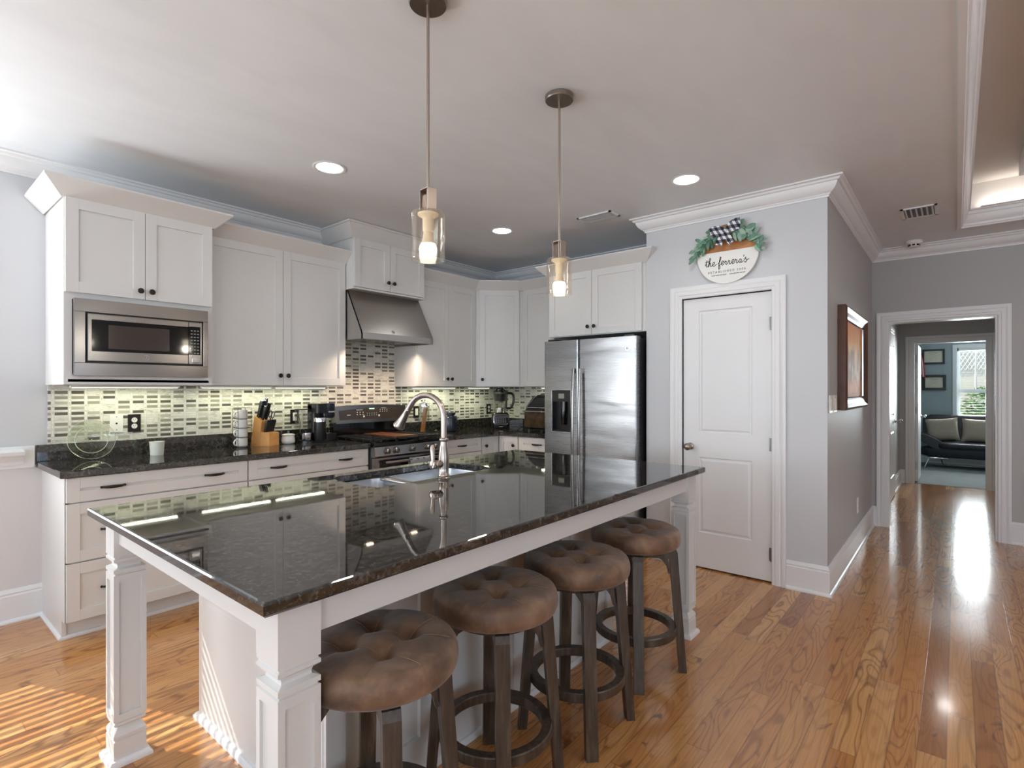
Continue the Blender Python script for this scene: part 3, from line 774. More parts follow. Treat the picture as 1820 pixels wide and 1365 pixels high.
def upper(name, label, x0, x1, yf, z0, z1, loc=None, rz=0, depth=.33, split=None, knobz=None, crown=None, group='white shaker wall cabinets', ends=None):
    r = thing(name, label, 'cabinet', loc or (x0, yf, 0), rz, group); w = x1 - x0
    MB().box(0, w, .02, depth + .02, z0, z1, .001).build('body', 'cab', r)
    kz = knobz or z0 + .075
    if split:
        add_door(r, .006, split - .0015, z0 + .004, z1 - .004, (split - .030, kz)); add_door(r, split + .0015, w - .006, z0 + .004, z1 - .004, (split + .030, kz))
    if crown: cab_crown(r, crown[::-1], z1 - .004, [(-o, z) for o, z in FL])
    return r
wB = 2.515 - 1.432
B = upper('wall_cabinet', 'wide two-door white wall cabinet between the microwave unit and the range hood', 1.432, 2.515, 3.87, 1.37, 2.385, split=1.98 - 1.432, crown=[(.0, .012), (wB - .0, .012)])
Hc = upper('hood_cabinet', 'short two-door white cabinet raised above the steel range hood', 2.517, 3.267, 3.76, 2.18, 2.585, split=.362, depth=.43, group=None, knobz=2.255)
MB().box(-.004, .754, .006, .44, 2.165, 2.18, .002).build('light_rail', 'cab', Hc)
MB().sweep([(0, .44), (0, .018), (.75, .018), (.75, .44)][::-1], [(-o, z) for o, z in [(0, 0), (.006, -.004), (.012, 0), (.078, .096), (.09, .1), (.09, .114), (0, .114)]], zoff=2.582).build('crown', 'cab', Hc)
wD = 4.063 - 3.27
D = upper('wall_cabinet', 'two-door white wall cabinet just right of the range hood', 3.27, 4.063, 3.87, 1.37, 2.385, split=.405, crown=[(0, .012), (wD + .01, .012)])
# corner diagonal unit
ax, ay, bx, by = 4.068, 3.885, 4.415, 3.515
ang = math.atan2(by - ay, bx - ax); dl = math.hypot(bx - ax, by - ay)
E = thing('corner_wall_cabinet', 'single-door white wall cabinet set diagonally in the corner', 'cabinet', (ax, ay, 0), ang)
Ti = rotz(-ang)
def loc2(p): q = Ti @ Vector((p[0] - ax, p[1] - ay, 0)); return (q.x, q.y)
poly = [loc2(p) for p in ((ax, ay), (bx, by), (4.745, 3.515), (4.745, 4.205), (4.068, 4.205))]
MB().prism(poly, 1.37, 2.385, 'xy').build('body', 'cab', E)
add_door(E, .045, dl - .045, 1.374, 2.381, (.075, 1.445), T=Matrix.Translation((0, -.02, 0)))
cab_crown(E, [(-.006, -.003), (dl + .006, -.003)][::-1], 2.381, [(-o, z) for o, z in FL])
F = upper('wall_cabinet', 'narrow white wall cabinet between the corner cabinet and the refrigerator cabinet', 0, .64, 0, 1.37, 2.385, loc=(4.395, 3.512, 0), rz=-PI / 2, depth=.33, split=None, crown=[(0, .012), (.64, .012)])
add_door(F, .006, .60, 1.374, 2.381, (.555, 1.445))
G = thing('refrigerator_cabinet', 'two-door white cabinet above the stainless refrigerator', 'cabinet', (3.975, 2.872, 0), -PI / 2)
wG = 2.872 - 1.916
m = MB(); m.box(0, wG, .02, .76, 1.812, 2.375, .001); m.box(0, .018, .06, .76, 0.0, 1.812); m.build('body', 'cab', G)
add_door(G, .008, .455, 1.818, 2.371, (.425, 1.885)); add_door(G, .459, wG - .034, 1.818, 2.371, (.489, 1.885))
cab_crown(G, [(0, .40), (0, .012), (wG, .012), (wG, .0199)][::-1], 2.371, [(-o, z) for o, z in FL])

# under-cabinet light bars
def bar(x0, x1, y, label, T=None, energy=3.0):
    r = thing('under_cabinet_light', label, 'light', ((x0 + x1) / 2, y, 1.368) if T is None else T, 0 if T is None else -PI / 2, 'under-cabinet light bars')
    h = (x1 - x0) / 2
    MB().box(-h - .01, h + .01, -.02, .02, -.014, 0).build('housing', 'white', r)
    MB().box(-h, h, -.014, .014, -.0165, -.0142).build('diffuser', 'strip', r)
    d = bpy.data.lights.new('bar_light', 'AREA'); d.energy = energy; d.color = (0.98, 1.0, 0.74); d.shape = 'RECTANGLE'; d.size = 2 * h; d.size_y = .03
    o = bpy.data.objects.new('bar_light', d); o.parent = r; o.location = (0, 0, -.019); COL.objects.link(o)
bar(.78, 1.34, 4.08, 'lit light bar under the microwave cabinet', energy=1.2)
bar(1.50, 1.98, 4.08, 'lit light bar under the left half of the wide wall cabinet', energy=1.05)
bar(2.03, 2.44, 4.08, 'lit light bar under the right half of the wide wall cabinet', energy=.95)
bar(3.40, 3.95, 4.08, 'lit light bar under the cabinet right of the range hood', energy=1.7)
bar(0, .40, 0, 'lit light bar under the narrow cabinet beside the refrigerator', T=(4.62, 3.22, 1.368), energy=1.8)
bar(4.12, 4.42, 4.02, 'short lit light bar under the diagonal corner cabinet', energy=1.2)

# base cabinets
def base(name, label, w, loc, rz=0, rows=None, left_end=False, group='white base cabinets'):
    r = thing(name, label, 'cabinet', loc, rz, group)
    m = MB(); m.box(0, w, .02, .60, .105, .876, .001); m.box(0.0, w, .095, .60, 0, .105)
    if left_end: m.box(-.002, .018, .02, .60, .105, .876); m.box(-.002, .018, .085, .60, 0, .105)
    m.build('body', 'cab', r)
    MB().sweep([(-.002 if left_end else 0, .60), (-.002 if left_end else 0, .083), (w, .083)] if left_end else [(0, .083), (w, .083)], [(0, 0), (.013, 0), (.013, .008), (.006, .017), (0, .018)]).build('shoe_moulding', 'trim', r)
    if left_end:  # travel order keeps 'out' towards the room
        o = [c for c in r.children if c.name.startswith('shoe')][0]; bpy.data.objects.remove(o)
        MB().sweep([(w, .093), (-.002, .093), (-.002, .60)], [(-0.0, 0), (-.0, 0), (-.0, 0)]).bm.free()
        MB().sweep([(-.002, .60), (-.002, .093), (w, .093)][::-1], [(-o_, z) for o_, z in [(0, 0), (.013, 0), (.013, .008), (.006, .017), (0, .018)]]).build('shoe_moulding', 'trim', r)
    for z0, z1, pl in rows: add_drawer(r, .003, w - .003, z0, z1, pl)
    return r
rows = lambda w: [(.742, .872, (w * .22, w * .78)), (.424, .734, (w * .22, w * .78)), (.110, .416, (w * .22, w * .78))]
base('base_cabinet', 'leftmost white three-drawer base cabinet, at the open end of the counter', .94, (.66, 3.60, 0), 0, rows(.94), True)
base('base_cabinet', 'white three-drawer base cabinet just left of the range', .94, (1.603, 3.60, 0), 0, rows(.94))
r = base('base_cabinet', 'white base cabinet with one drawer over doors, just right of the range', .535, (3.325, 3.60, 0), 0, [(.742, .872, (.2675,))])
add_door(r, .003, .266, .110, .734, (.240, .66)); add_door(r, .269, .532, .110, .734, (.295, .66))
# corner base with two doors meeting in the inside corner
K = thing('corner_base_cabinet', 'white corner base cabinet whose two doors meet at a right angle', 'cabinet', (3.865, 3.60, 0), 0)
MB().prism([(0, .02), (.272, .02), (.272, -.262), (.878, -.262), (.878, .60), (0, .60)], .105, .876, 'xy').build('body', 'cab', K)
MB().prism([(0, .095), (.345, .095), (.345, -.262), (.878, -.262), (.878, .60), (0, .60)], 0, .105, 'xy').build('toe_kick', 'cab', K)
add_door(K, .006, .250, .110, .868, (.050, .782))
add_door(K, .004, .244, .110, .868, (.200, .782), T=rotz(-PI / 2, (.252, -.003, 0)))
r = base('base_cabinet', 'white drawer base cabinet between the corner unit and the refrigerator', .444, (4.117, 3.336, 0), -PI / 2, [(.742, .872, (.222,))])
add_door(r, .003, .441, .110, .734, (.05, .66))

# ------------------------------------------------------------------ granite tops
def slab(name, outer, z0, z1, holes=(), parent=None, bev=.005, mat='granite'):
    m = MB()
    def inset(poly, d):
        n = len(poly); out = []
        ar = sum(poly[i][0] * poly[(i + 1) % n][1] - poly[(i + 1) % n][0] * poly[i][1] for i in range(n))
        sg = 1 if ar > 0 else -1
        for i in range(n):
            a, b, c = Vector(poly[i - 1]), Vector(poly[i]), Vector(poly[(i + 1) % n])
            d0 = (b - a).normalized(); d1 = (c - b).normalized(); n0 = Vector((-d0.y, d0.x)) * sg; n1 = Vector((-d1.y, d1.x)) * sg
            mm = n0 + n1; mm = mm / mm.dot(n0); out.append((b.x + mm.x * d, b.y + mm.y * d))
        return out
    def lvl(poly, z): return m.ring([(x, y, z) for x, y in poly])
    def wall(poly, b, flip=1):
        L = [lvl(inset(poly, b * flip), z0), lvl(poly, z0 + b), lvl(poly, z1 - b), lvl(inset(poly, b * .3 * flip), z1 - b * .3), lvl(inset(poly, b * flip), z1)]
        n = len(poly)
        for p, q in zip(L, L[1:]):
            for i in range(n): m.face([p[i], p[(i + 1) % n], q[(i + 1) % n], q[i]])
        return L[0], L[-1]
    b0, t0 = wall(outer, bev); bots = [b0]; tops = [t0]
    for h in holes:
        b1, t1 = wall(h, .003, -1); bots.append(b1); tops.append(t1)
    for grp in (bots, tops):
        flat = [v for g in grp for v in g]
        for t in tessellate_polygon([[v.co.copy() for v in g] for g in grp]): m.face([flat[i] for i in t])
    return m.build(name, mat, parent, smooth=True, angle=12)
def rounded(x0, x1, y0, y1, r, n=6):
    P = []
    for cx, cy, a0 in ((x1 - r, y0 + r, -90), (x1 - r, y1 - r, 0), (x0 + r, y1 - r, 90), (x0 + r, y0 + r, 180)):
        for k in range(n + 1): a = math.radians(a0 + 90 * k / n); P.append((cx + r * math.cos(a), cy + r * math.sin(a)))
    return P
r = thing('countertop', 'dark granite countertop left of the range', 'countertop', (0, 0, 0))
slab('worktop', [(.632, 3.575), (2.546, 3.575), (2.546, 4.203), (.632, 4.203)], .8765, .914, parent=r)
MB().box(.632, 2.546, 4.183, 4.205, .914, 1.013, .003).build('backsplash', 'granite', r)
r = thing('countertop', 'dark granite countertop turning the corner right of the range', 'countertop', (0, 0, 0))
ic = []
for k in range(9):
    a = math.radians(90 * k / 8); ic.append((4.092 - .10 + .10 * math.sin(a), 3.575 - .10 + .10 * math.cos(a)))
slab('worktop', [(3.318, 3.575)] + ic + [(4.092, 2.893), (4.743, 2.893), (4.743, 4.203), (3.318, 4.203)], .8765, .914, parent=r)
m = MB(); m.box(3.318, 4.743, 4.183, 4.205, .914, 1.013, .003); m.box(4.723, 4.745, 2.893, 4.183, .914, 1.013, .003); m.build('backsplash', 'granite', r)
# mosaic
m = MB(); m.box(.687, 4.742, 4.2, WY, 1.013, 1.37); m.box(2.517, 3.268, 4.2, WY, 1.37, 2.17); m.box(2.546, 3.318, 4.2, WY, .9, 1.013)
tag(m.build('mosaic_backsplash', 'mosaic_x'), 'mosaic tile backsplash of small glass and marble bricks behind the range counter', 'backsplash')
tag(MB().box(4.742, WX, 2.893, 4.2, 1.013, 1.37).build('mosaic_backsplash', 'mosaic_y'), 'mosaic tile backsplash on the short side wall beside the refrigerator', 'backsplash')

# ================================================================== ISLAND
IX0, IX1, IY0, IY1 = .505, 2.955, 1.068, 2.42
I = thing('kitchen_island', 'white kitchen island base with four square panelled legs', 'island', (0, 0, 0))
bx0, bx1, by0, by1 = .865, 2.60, 1.455, 2.39
m = MB(); m.box(bx0, bx1, by0, by1, 0, .48, .002)
# upper shell of the body leaves room for the sink
for a in ((bx0, bx1, by0, by0 + .02), (bx0, bx1, by1 - .02, by1), (bx0, bx0 + .02, by0 + .02, by1 - .02), (bx1 - .02, bx1, by0 + .02, by1 - .02)): m.box(*a, .4795, .8815)
m.build('body', 'cab', I)
# panelling on the stool side
m = MB(); xs = [bx0, 1.30, 1.74, 2.17, bx1]
for i in range(4):
    x0, x1 = xs[i], xs[i + 1]; y0, y1 = by0 - .016, by0
    m.box(x0 + .002, x0 + .07, y0, y1, .0, .8815, .001); m.box(x1 - .07, x1 - .002, y0, y1, .0, .8815, .001)
    m.box(x0 + .07, x1 - .07, y0, y1, .0, .13, .001); m.box(x0 + .07, x1 - .07, y0, y1, .80, .8815, .001)
m.build('back_panel', 'cab', I)
SH = [(0, 0), (.017, 0), (.017, .010), (.008, .021), (0, .022)]
def shoe(x0, x1, y0, y1, parent, prof=SH):
    m = MB(); m.sweep([(x0, y0), (x1, y0), (x1, y1), (x0, y1)], prof, closed=True); return m.build('shoe_moulding', 'trim', parent, smooth=True)
shoe(bx0, bx1, by0 - .016, by1, I)
m = MB()
ap = .79
m.box(.655, 2.825, 1.125, 1.145, ap, .8815, .001); m.box(.655, 2.825, 2.36, 2.38, ap, .8815, .001)
m.box(.570, .590, 1.208, 2.30, ap, .8815, .001); m.box(2.89, 2.91, 1.208, 2.30, ap, .8815, .001)
m.build('apron', 'cab', I)
def island_leg(x, y):
    s_ = .1; m = MB()
    def sq(i, z): return [(x + i, y + i, z), (x + s_ - i, y + i, z), (x + s_ - i, y + s_ - i, z), (x + i, y + s_ - i, z)]
    prof = [(0, 0), (0, .086), (.004, .088), (.004, .092), (0, .094), (.0, .104), (.003, .112), (.010, .122), (.016, .130), (.008, .136), (.002, .141), (.002, .148), (.006, .150), (.006, .154), (0, .156)]
    m.skin([sq(i, z) for i, z in prof])
    top = [(0, .674), (0, .678), (.005, .680), (.005, .684), (0, .686), (0, .698), (.014, .703), (.015, .710), (.012, .718), (.004, .724), (0, .727), (0, .736), (.004, .738), (.004, .743), (0, .745), (0, .8815)]
    m.skin([sq(i, z) for i, z in top])
    # panelled shaft: recessed core with corner stiles and rails
    m.skin([sq(.007, .15), sq(.007, .68)])
    w = .016
    for a, b in ((0, 0), (s_ - w, 0), (0, s_ - w), (s_ - w, s_ - w)): m.box(x + a, x + a + w, y + b, y + b + w, .156, .674)
    for z0, z1 in ((.156, .180), (.655, .674)):
        for k in range(4):
            if k == 0: m.box(x + w, x + s_ - w, y, y + .008, z0, z1)
            if k == 1: m.box(x + w, x + s_ - w, y + s_ - .008, y + s_, z0, z1)
            if k == 2: m.box(x, x + .008, y + w, y + s_ - w, z0, z1)
            if k == 3: m.box(x + s_ - .008, x + s_, y + w, y + s_ - w, z0, z1)
    lg = m.build('leg', 'cab', I)
    shoe(x, x + s_, y, y + s_, lg)
    return lg
for lx, ly in ((.555, 1.108), (.555, 2.30), (2.822, 1.108), (2.822, 2.30)): island_leg(lx, ly)

top = thing('island_countertop', 'polished dark granite slab on the kitchen island with the sink cutout', 'countertop', (0, 0, 0))
def ccw(p): return p
hole = [(1.47, 1.948), (2.12, 1.948), (2.165, 1.965), (2.19, 2.01), (2.195, 2.12), (2.18, 2.24), (2.14, 2.315), (2.06, 2.34), (1.53, 2.345), (1.455, 2.33), (1.425, 2.28), (1.41, 2.16), (1.412, 2.03), (1.43, 1.965)]
hole = [(p.x, p.y) for p in smoothline([(a, b, 0) for a, b in hole], 3, closed=True)]
slab('worktop', [(IX0, IY0), (IX1, IY0), (IX1, IY1), (IX0, IY1)], .882, .914, holes=[hole], parent=top, bev=.006)
sk = thing('kitchen_sink', 'stainless double-bowl sink set under the island granite', 'sink', (0, 0, 0))
def bowl(x0, x1, y0, y1, zb):
    m = MB(); R = []
    for i, z, r_ in ((-.012, .881, .07), (0, .8795, .065), (.004, .85, .065), (.010, zb + .03, .07), (.02, zb + .008, .07), (.05, zb, .07)):
        R.append([(x, y, z) for x, y in rounded(x0 + i, x1 - i, y0 + i, y1 - i, r_)])
    m.skin(R, cap0=False); b = m.build('bowl', 'sink', sk, smooth=True, angle=60)
    cx_, cy_ = (x0 + x1) / 2, (y0 + y1) / 2
    MB().lathe([(.045, 0), (.043, .003), (.036, .0035), (.030, -.004), (.0, -.004)], (cx_, cy_, zb + .0006), 'z', 24, cap0=False, cap1=False).build('drain', 'chrome', b, smooth=True)
bowl(1.415, 1.715, 1.955, 2.335, .70); bowl(1.745, 2.19, 1.955, 2.335, .66)
MB().box(1.70, 1.762, 1.94, 2.35, .868, .8795, .004).build('divider', 'sink', sk)

# faucet
FXp, FYp = 1.775, 1.905
fa = thing('faucet', 'brushed nickel gooseneck pull-down faucet on the island', 'faucet', (FXp, FYp, .914))
m = MB(); m.lathe([(.030, 0), (.031, .004), (.027, .009), (.029, .013), (.0285, .018), (.0245, .022), (.0245, .05), (.026, .075), (.0265, .10), (.024, .125), (.020, .15), (.0165, .17), (.0165, .178), (.0215, .182), (.0225, .187), (.0215, .192), (.0165, .196)], (0, 0, 0), 'z', 32); m.build('body', 'nickel', fa, smooth=True, angle=50)
hx, hy = -.06, .235
dirv = Vector((hx, hy, 0)).normalized(); reach = math.hypot(hx, hy)
pts = [(0, 0, .19), (0, 0, .24), (0, 0, .29)]; c0 = .105
for k in range(1, 15):
    a = PI * k / 14 * .83; p = dirv * (c0 - c0 * math.cos(a)); pts.append((p.x, p.y, .292 + c0 * 1.04 * math.sin(a)))
e1 = Vector(pts[-1]); tg = (e1 - Vector(pts[-2])).normalized(); e2 = e1 + tg * .02; pts.append(tuple(e2))
m = MB(); m.tube(pts, .0145, 20); m.build('spout', 'nickel', fa, smooth=True, angle=60)
m = MB(); n1 = 10; prof = [(.0150, 0), (.0165, .004), (.0165, .010), (.0155, .014), (.0170, .035), (.0200, .060), (.0245, .085), (.0290, .100), (.0300, .106), (.0280, .112), (.018, .112)]
m.tube([e2 + tg * h for r_, h in prof], [r_ for r_, h in prof], 24); m.build('spray_head', 'nickel', fa, smooth=True, angle=50)
m = MB(); m.lathe([(.018, -.010), (.019, -.045), (.0205, -.048), (.0205, -.056), (.017, -.060), (.017, -.066), (.021, -.070), (.020, -.078), (.010, -.082)], (0, 0, .072), 'x', 24); m.build('handle_hub', 'nickel', fa, smooth=True, angle=50)
m = MB(); m.tube([(-.072, -.012, .060), (-.072, -.004, .078), (-.070, .0, .10), (-.068, .004, .13), (-.067, .006, .158), (-.067, .006, .166)], [.011, .009, .0095, .0115, .0105, .005], 16); m.build('lever', 'nickel', fa, smooth=True)

# ================================================================== BAR STOOLS
def make_stool():
    r = thing('bar_stool', '', 'stool', (0, 0, 0), 0, 'tufted leather bar stools at the island')
    R, z0, z1 = .213, .598, .672
    tufts = [Vector((.080 * math.cos(a), .080 * math.sin(a))) for a in [math.radians(45 + 90 * k) for k in range(4)]]
    segs = [(tufts[i], tufts[(i + 1) % 4]) for i in range(4)]
    for i in range(4):
        a0 = math.radians(45 + 90 * i)
        for da in (-.40, .40): segs.append((tufts[i], Vector((R * math.cos(a0 + da), R * math.sin(a0 + da)))))
    def dseg(p, a, b):
        ab = b - a; t = max(0, min(1, (p - a).dot(ab) / ab.dot(ab))); return (p - (a + ab * t)).length
    def top_z(x, y):
        p = Vector((x, y)); rr = min(p.length / R, 1)
        dome = z1 + .014 * (1 - rr ** 2)
        t = sum(math.exp(-((p - q).length / .026) ** 2) for q in tufts); sg = min(dseg(p, a, b) for a, b in segs)
        t2 = sum(math.exp(-((p - q).length / .050) ** 2) for q in tufts)
        return dome + .006 - .014 * min(t2, 1.2) - .018 * min(t, 1) - .0035 * math.exp(-(sg / .012) ** 1.2)
    m = MB(); n = 96; rings = []
    def prof(k):
        return k
    for i in range(1, 27):
        rr = R * .86 * i / 26
        rings.append([(rr * math.cos(2 * PI * k / n), rr * math.sin(2 * PI * k / n), top_z(rr * math.cos(2 * PI * k / n), rr * math.sin(2 * PI * k / n))) for k in range(n)])
    zc, hz = (z1 + z0) / 2, (z1 - z0) / 2
    for i in range(1, 15):
        a = PI / 2 - PI * i / 14; rr = R * .86 + R * .14 * math.cos(a) ** .8 if math.cos(a) > 0 else R * .86
        ring = []
        for k in range(n):
            th = 2 * PI * k / n; x, y = rr * math.cos(th), rr * math.sin(th)
            sg = min(dseg(Vector((R * math.cos(th), R * math.sin(th))), a_, b_) for a_, b_ in segs)
            g = 1 - .006 * math.exp(-(sg / .012) ** 1.2)
            zt = top_z(R * .86 * math.cos(th), R * .86 * math.sin(th))
            s_ = math.sin(a); z = zc + (zt - zc) * s_ if s_ > 0 else zc + hz * s_
            if s_ < -.6: rr2 = rr * (1 - .03 * (abs(s_) - .6)); x, y = rr2 * math.cos(th), rr2 * math.sin(th)
            ring.append((x * g, y * g, z))
        rings.append(ring)
    m.skin(rings, cap0=True, cap1=True)
    seat = m.build('seat', 'leather', r, smooth=True, angle=80)
    m = MB()
    for a, b in segs:
        pts = [];
        for i in range(13):
            t = i / 12; p = a.lerp(b, t)
            if p.length > R * .93: continue
            off = Vector((-(b - a).y, (b - a).x)).normalized() * .0045; q = p + off; pts.append((q.x, q.y, top_z(q.x, q.y) + .0008))
        if len(pts) > 2: m.tube(pts, .0007, 5)
    m.build('stitching', 'stitch', seat)
    MB().lathe([(.006, .004), (.004, .007), (0, .008)], (0, 0, 0), 'z', 8)
    m = MB(); m.lathe([(.150, .575), (.152, .598), (.0, .598)], (0, 0, 0), 'z', 40, cap1=False); m.build('seat_board', 'stoolwood', r, smooth=True)
    m = MB()
    for a in (0, PI / 2):
        m.T = Matrix.Rotation(a + PI / 4, 4, 'Z'); m.box(-.175, .175, -.020, .020, .538, .576, .003)
    m.T = Matrix.Identity(4); m.build('cross_frame', 'stoolwood', r)
    for k in range(4):
        m = MB(); m.T = Matrix.Rotation(math.radians(45 + 90 * k), 4, 'Z')
        # bent leg: goes out under the seat, then down with a slight splay
        hw = .0225
        P = [(.165, .600), (.188, .592), (.198, .560), (.236, .0)]; th = [.028, .030, .030, .026]
        inner = [(.140, .572), (.150, .565), (.158, .545), (.206, .0)]
        outer = [(.165, .597), (.186, .590), (.196, .568), (.238, .0)]
        poly = inner[::-1] + [(.140, .597)] + outer
        m.prism(poly, -hw, hw, 'xz')
        m.prism([(.095, .545), (.150, .545), (.162, .47), (.155, .462), (.145, .50), (.125, .528)], -.014, .014, 'xz')
        lg = m.build('leg', 'stoolwood', r); 
        m = MB(); m.T = Matrix.Rotation(math.radians(45 + 90 * k), 4, 'Z'); m.lathe([(.011, 0), (.011, .0)], (.222, 0, 0), 'z', 8) if False else None; m.bm.free()
    m = MB(); m.lathe([(.162, .186), (.190, .186), (.193, .190), (.193, .218), (.190, .222), (.162, .222), (.159, .218), (.159, .190)], (0, 0, 0), 'z', 64, closed=True); m.build('foot_ring', 'stoolwood', r, smooth=True, angle=35)
    return r
stool = make_stool()
stool.location = (.868, 1.185, 0); stool.rotation_euler = (0, 0, math.radians(18))
stool['label'] = 'tufted brown leather bar stool at the near end of the island, nearest the camera'
dup(stool, (1.361, 1.205, 0), math.radians(3), 'second tufted brown leather bar stool from the near end of the island')
dup(stool, (1.828, 1.181, 0), math.radians(2), 'third tufted brown leather bar stool from the near end of the island')
dup(stool, (2.368, 1.195, 0), math.radians(-14), 'tufted brown leather bar stool at the far end of the island beside the square leg')

# ================================================================== PENDANTS, DOWNLIGHTS, VENTS
def make_pendant(x, y, zb, label):
    r = thing('pendant_light', label, 'pendant light', (x, y, CEIL), 0, 'glass pendant lights over the island')
    h = CEIL - zb; t = -h
    m = MB(); m.lathe([(.0, -.0005), (.064, -.0005), (.066, -.003), (.066, -.020), (.063, -.024), (.0, -.024)], (0, 0, 0), 'z', 40, cap0=False, cap1=False); m.build('canopy', 'nickel_dark', r, smooth=True, angle=30)
    MB().cyl((0, 0, -.022), (0, 0, t + .165), .0055, n=12).build('rod', 'nickel', r, smooth=True)
    w = .024; m = MB()
    for a in ((-w, -w + .002, -.018, .018), (w - .002, w, -.018, .018)): m.box(*a, t + .165, t + .245)
    m.box(-w, w, -.018, .018, t + .243, t + .246)
    m.build('bracket', 'nickel', r).rotation_euler = (0, 0, math.radians(84))
    m = MB(); m.lathe([(.014, .168), (.052, .166), (.0585, .158), (.0585, .004), (.0578, .0), (.0565, .0), (.0562, .004), (.0562, .156), (.050, .163), (.014, .1645)], (0, 0, t), 'z', 48, closed=True); m.build('shade', 'glass_warm', r, smooth=True, angle=60)
    m = MB(); m.lathe([(.0, .163), (.036, .161), (.036, .155), (.020, .145), (.0185, .135), (.0195, .132), (.0185, .128), (.0195, .124), (.0185, .120), (.0195, .116), (.0185, .112), (.018, .098), (.016, .096), (0, .096)], (0, 0, t), 'z', 28, cap0=False, cap1=False); m.build('socket', 'bulbbase', r, smooth=True, angle=50)
    m = MB(); m.lathe([(.0155, .098), (.0165, .085), (.0200, .068), (.0245, .056)], (0, 0, t), 'z', 28, cap0=False, cap1=False); b = m.build('bulb_neck', 'bulbbase', r, smooth=True)
    m = MB(); m.lathe([(.0245, .056), (.0285, .048), (.0305, .037), (.0285, .024), (.0225, .013), (.012, .007), (0, .005)], (0, 0, t), 'z', 28, cap0=False, cap1=False); m.build('bulb', 'bulb', r, smooth=True)
    d = bpy.data.lights.new('bulb_light', 'POINT'); d.energy = 3.5; d.color = (1.0, .90, .76); d.shadow_soft_size = .03
    o = bpy.data.objects.new('bulb_light', d); o.parent = r; o.location = (0, 0, t - .035); COL.objects.link(o)
    return r
make_pendant(1.240, 1.410, 1.792, 'nearer pendant light with clear glass cylinder shade and glowing bulb over the island')
make_pendant(2.040, 1.412, 1.782, 'farther pendant light with clear glass cylinder shade, between the island and the pantry')
def downlight(x, y, label, z=CEIL, e=9, vis='lit recessed ceiling lights', col=(1, .99, .93)):
    r = thing('recessed_light', label, 'ceiling light', (x, y, z), 0, vis)
    m = MB(); m.lathe([(.098, -.0005), (.100, -.003), (.092, -.006), (.080, -.004), (.074, -.0005)], (0, 0, 0), 'z', 40, cap0=False, cap1=False); m.build('trim_ring', 'trim', r, smooth=True)
    MB().lathe([(.0, -.002), (.077, -.0025)], (0, 0, 0), 'z', 40, cap0=False, cap1=False).build('lens', 'downlight', r)
    d = bpy.data.lights.new('downlight', 'SPOT'); d.energy = e; d.color = col; d.spot_size = math.radians(150); d.spot_blend = .8; d.shadow_soft_size = .07
    o = bpy.data.objects.new('downlight', d); o.parent = r; o.location = (0, 0, -.012); COL.objects.link(o)
downlight(1.801, 2.949, 'lit recessed ceiling light above the wide wall cabinet, left of the first pendant')
downlight(3.380, 1.345, 'lit recessed ceiling light in front of the pantry door')
downlight(3.462, 2.991, 'lit recessed ceiling light near the kitchen corner between the two pendants')
downlight(4.25, -.95, 'recessed light in the tray ceiling near the far end', z=CEIL + .34, e=10, vis=None, col=(1, .88, .74))
downlight(4.9, -2.6, 'recessed light in the tray ceiling by the end wall', z=CEIL + .34, e=10, vis=None, col=(1, .88, .74))

def vent(x, y, w, h, rz, label, n, tilt=40):
    r = thing('ceiling_vent', label, 'vent', (x, y, CEIL), rz, None)
    m = MB()
    for a in ((-w / 2, w / 2, -h / 2, -h / 2 + .018), (-w / 2, w / 2, h / 2 - .018, h / 2), (-w / 2, -w / 2 + .018, -h / 2, h / 2), (w / 2 - .018, w / 2, -h / 2, h / 2)): m.box(*a, -.008, 0)
    m.build('frame', 'trim', r)
    MB().box(-w / 2 + .01, w / 2 - .01, -h / 2 + .01, h / 2 - .01, -.0022, -.0008).build('opening', 'darkgrey', r)
    m = MB()
    for k in range(n):
        y_ = -h / 2 + .03 + (h - .06) * k / (n - 1); m.T = Matrix.Translation((0, y_, -.008)) @ Matrix.Rotation(math.radians(tilt), 4, 'X'); m.box(-w / 2 + .018, w / 2 - .018, -.008, .008, -.0008, .0008)
    m.T = Matrix.Identity(4); m.build('louvre', 'trim', r)
vent(3.665, 2.167, .30, .15, PI / 2 + .0, 'white ceiling vent with slats above the refrigerator', 7, -35)
vent(5.13, .218, .30, .22, 0, 'white ceiling vent over the hall, between crown moulding and tray ceiling', 6)
r = thing('smoke_detector', 'round white smoke detector on the hall ceiling near the crown moulding', 'smoke detector', (6.12, .30, CEIL), 0)
MB().lathe([(.062, 0), (.064, -.004), (.064, -.024), (.060, -.028), (0, -.028)], (0, 0, 0), 'z', 32, cap0=False, cap1=False).build('base', 'white', r, smooth=True, angle=40)
m = MB(); m.lathe([(.046, -.028), (.040, -.050), (.034, -.054), (0, -.054)], (0, 0, 0), 'z', 32, cap0=False, cap1=False); cp = m.build('cover', 'white', r, smooth=True, angle=40)
m = MB()
for k in range(8): m.T = Matrix.Rotation(PI * k / 4, 4, 'Z'); m.box(.037, .0455, -.011, .011, -.047, -.033)
m.T = Matrix.Identity(4); m.build('slots', 'black', cp)

# ================================================================== RANGE HOOD
h = thing('range_hood', 'slanted stainless steel range hood under the raised cabinet', 'range hood', (2.517, 4.2, 0))
yf, yt = 3.65 - 4.2, 3.85 - 4.2; w = .75
m = MB()
prof = [(yf, 1.750), (yf, 1.802), (yt, 2.164), (-.0, 2.164), (-.0, 1.80), (yf + .02, 1.80), (yf + .02, 1.750)]
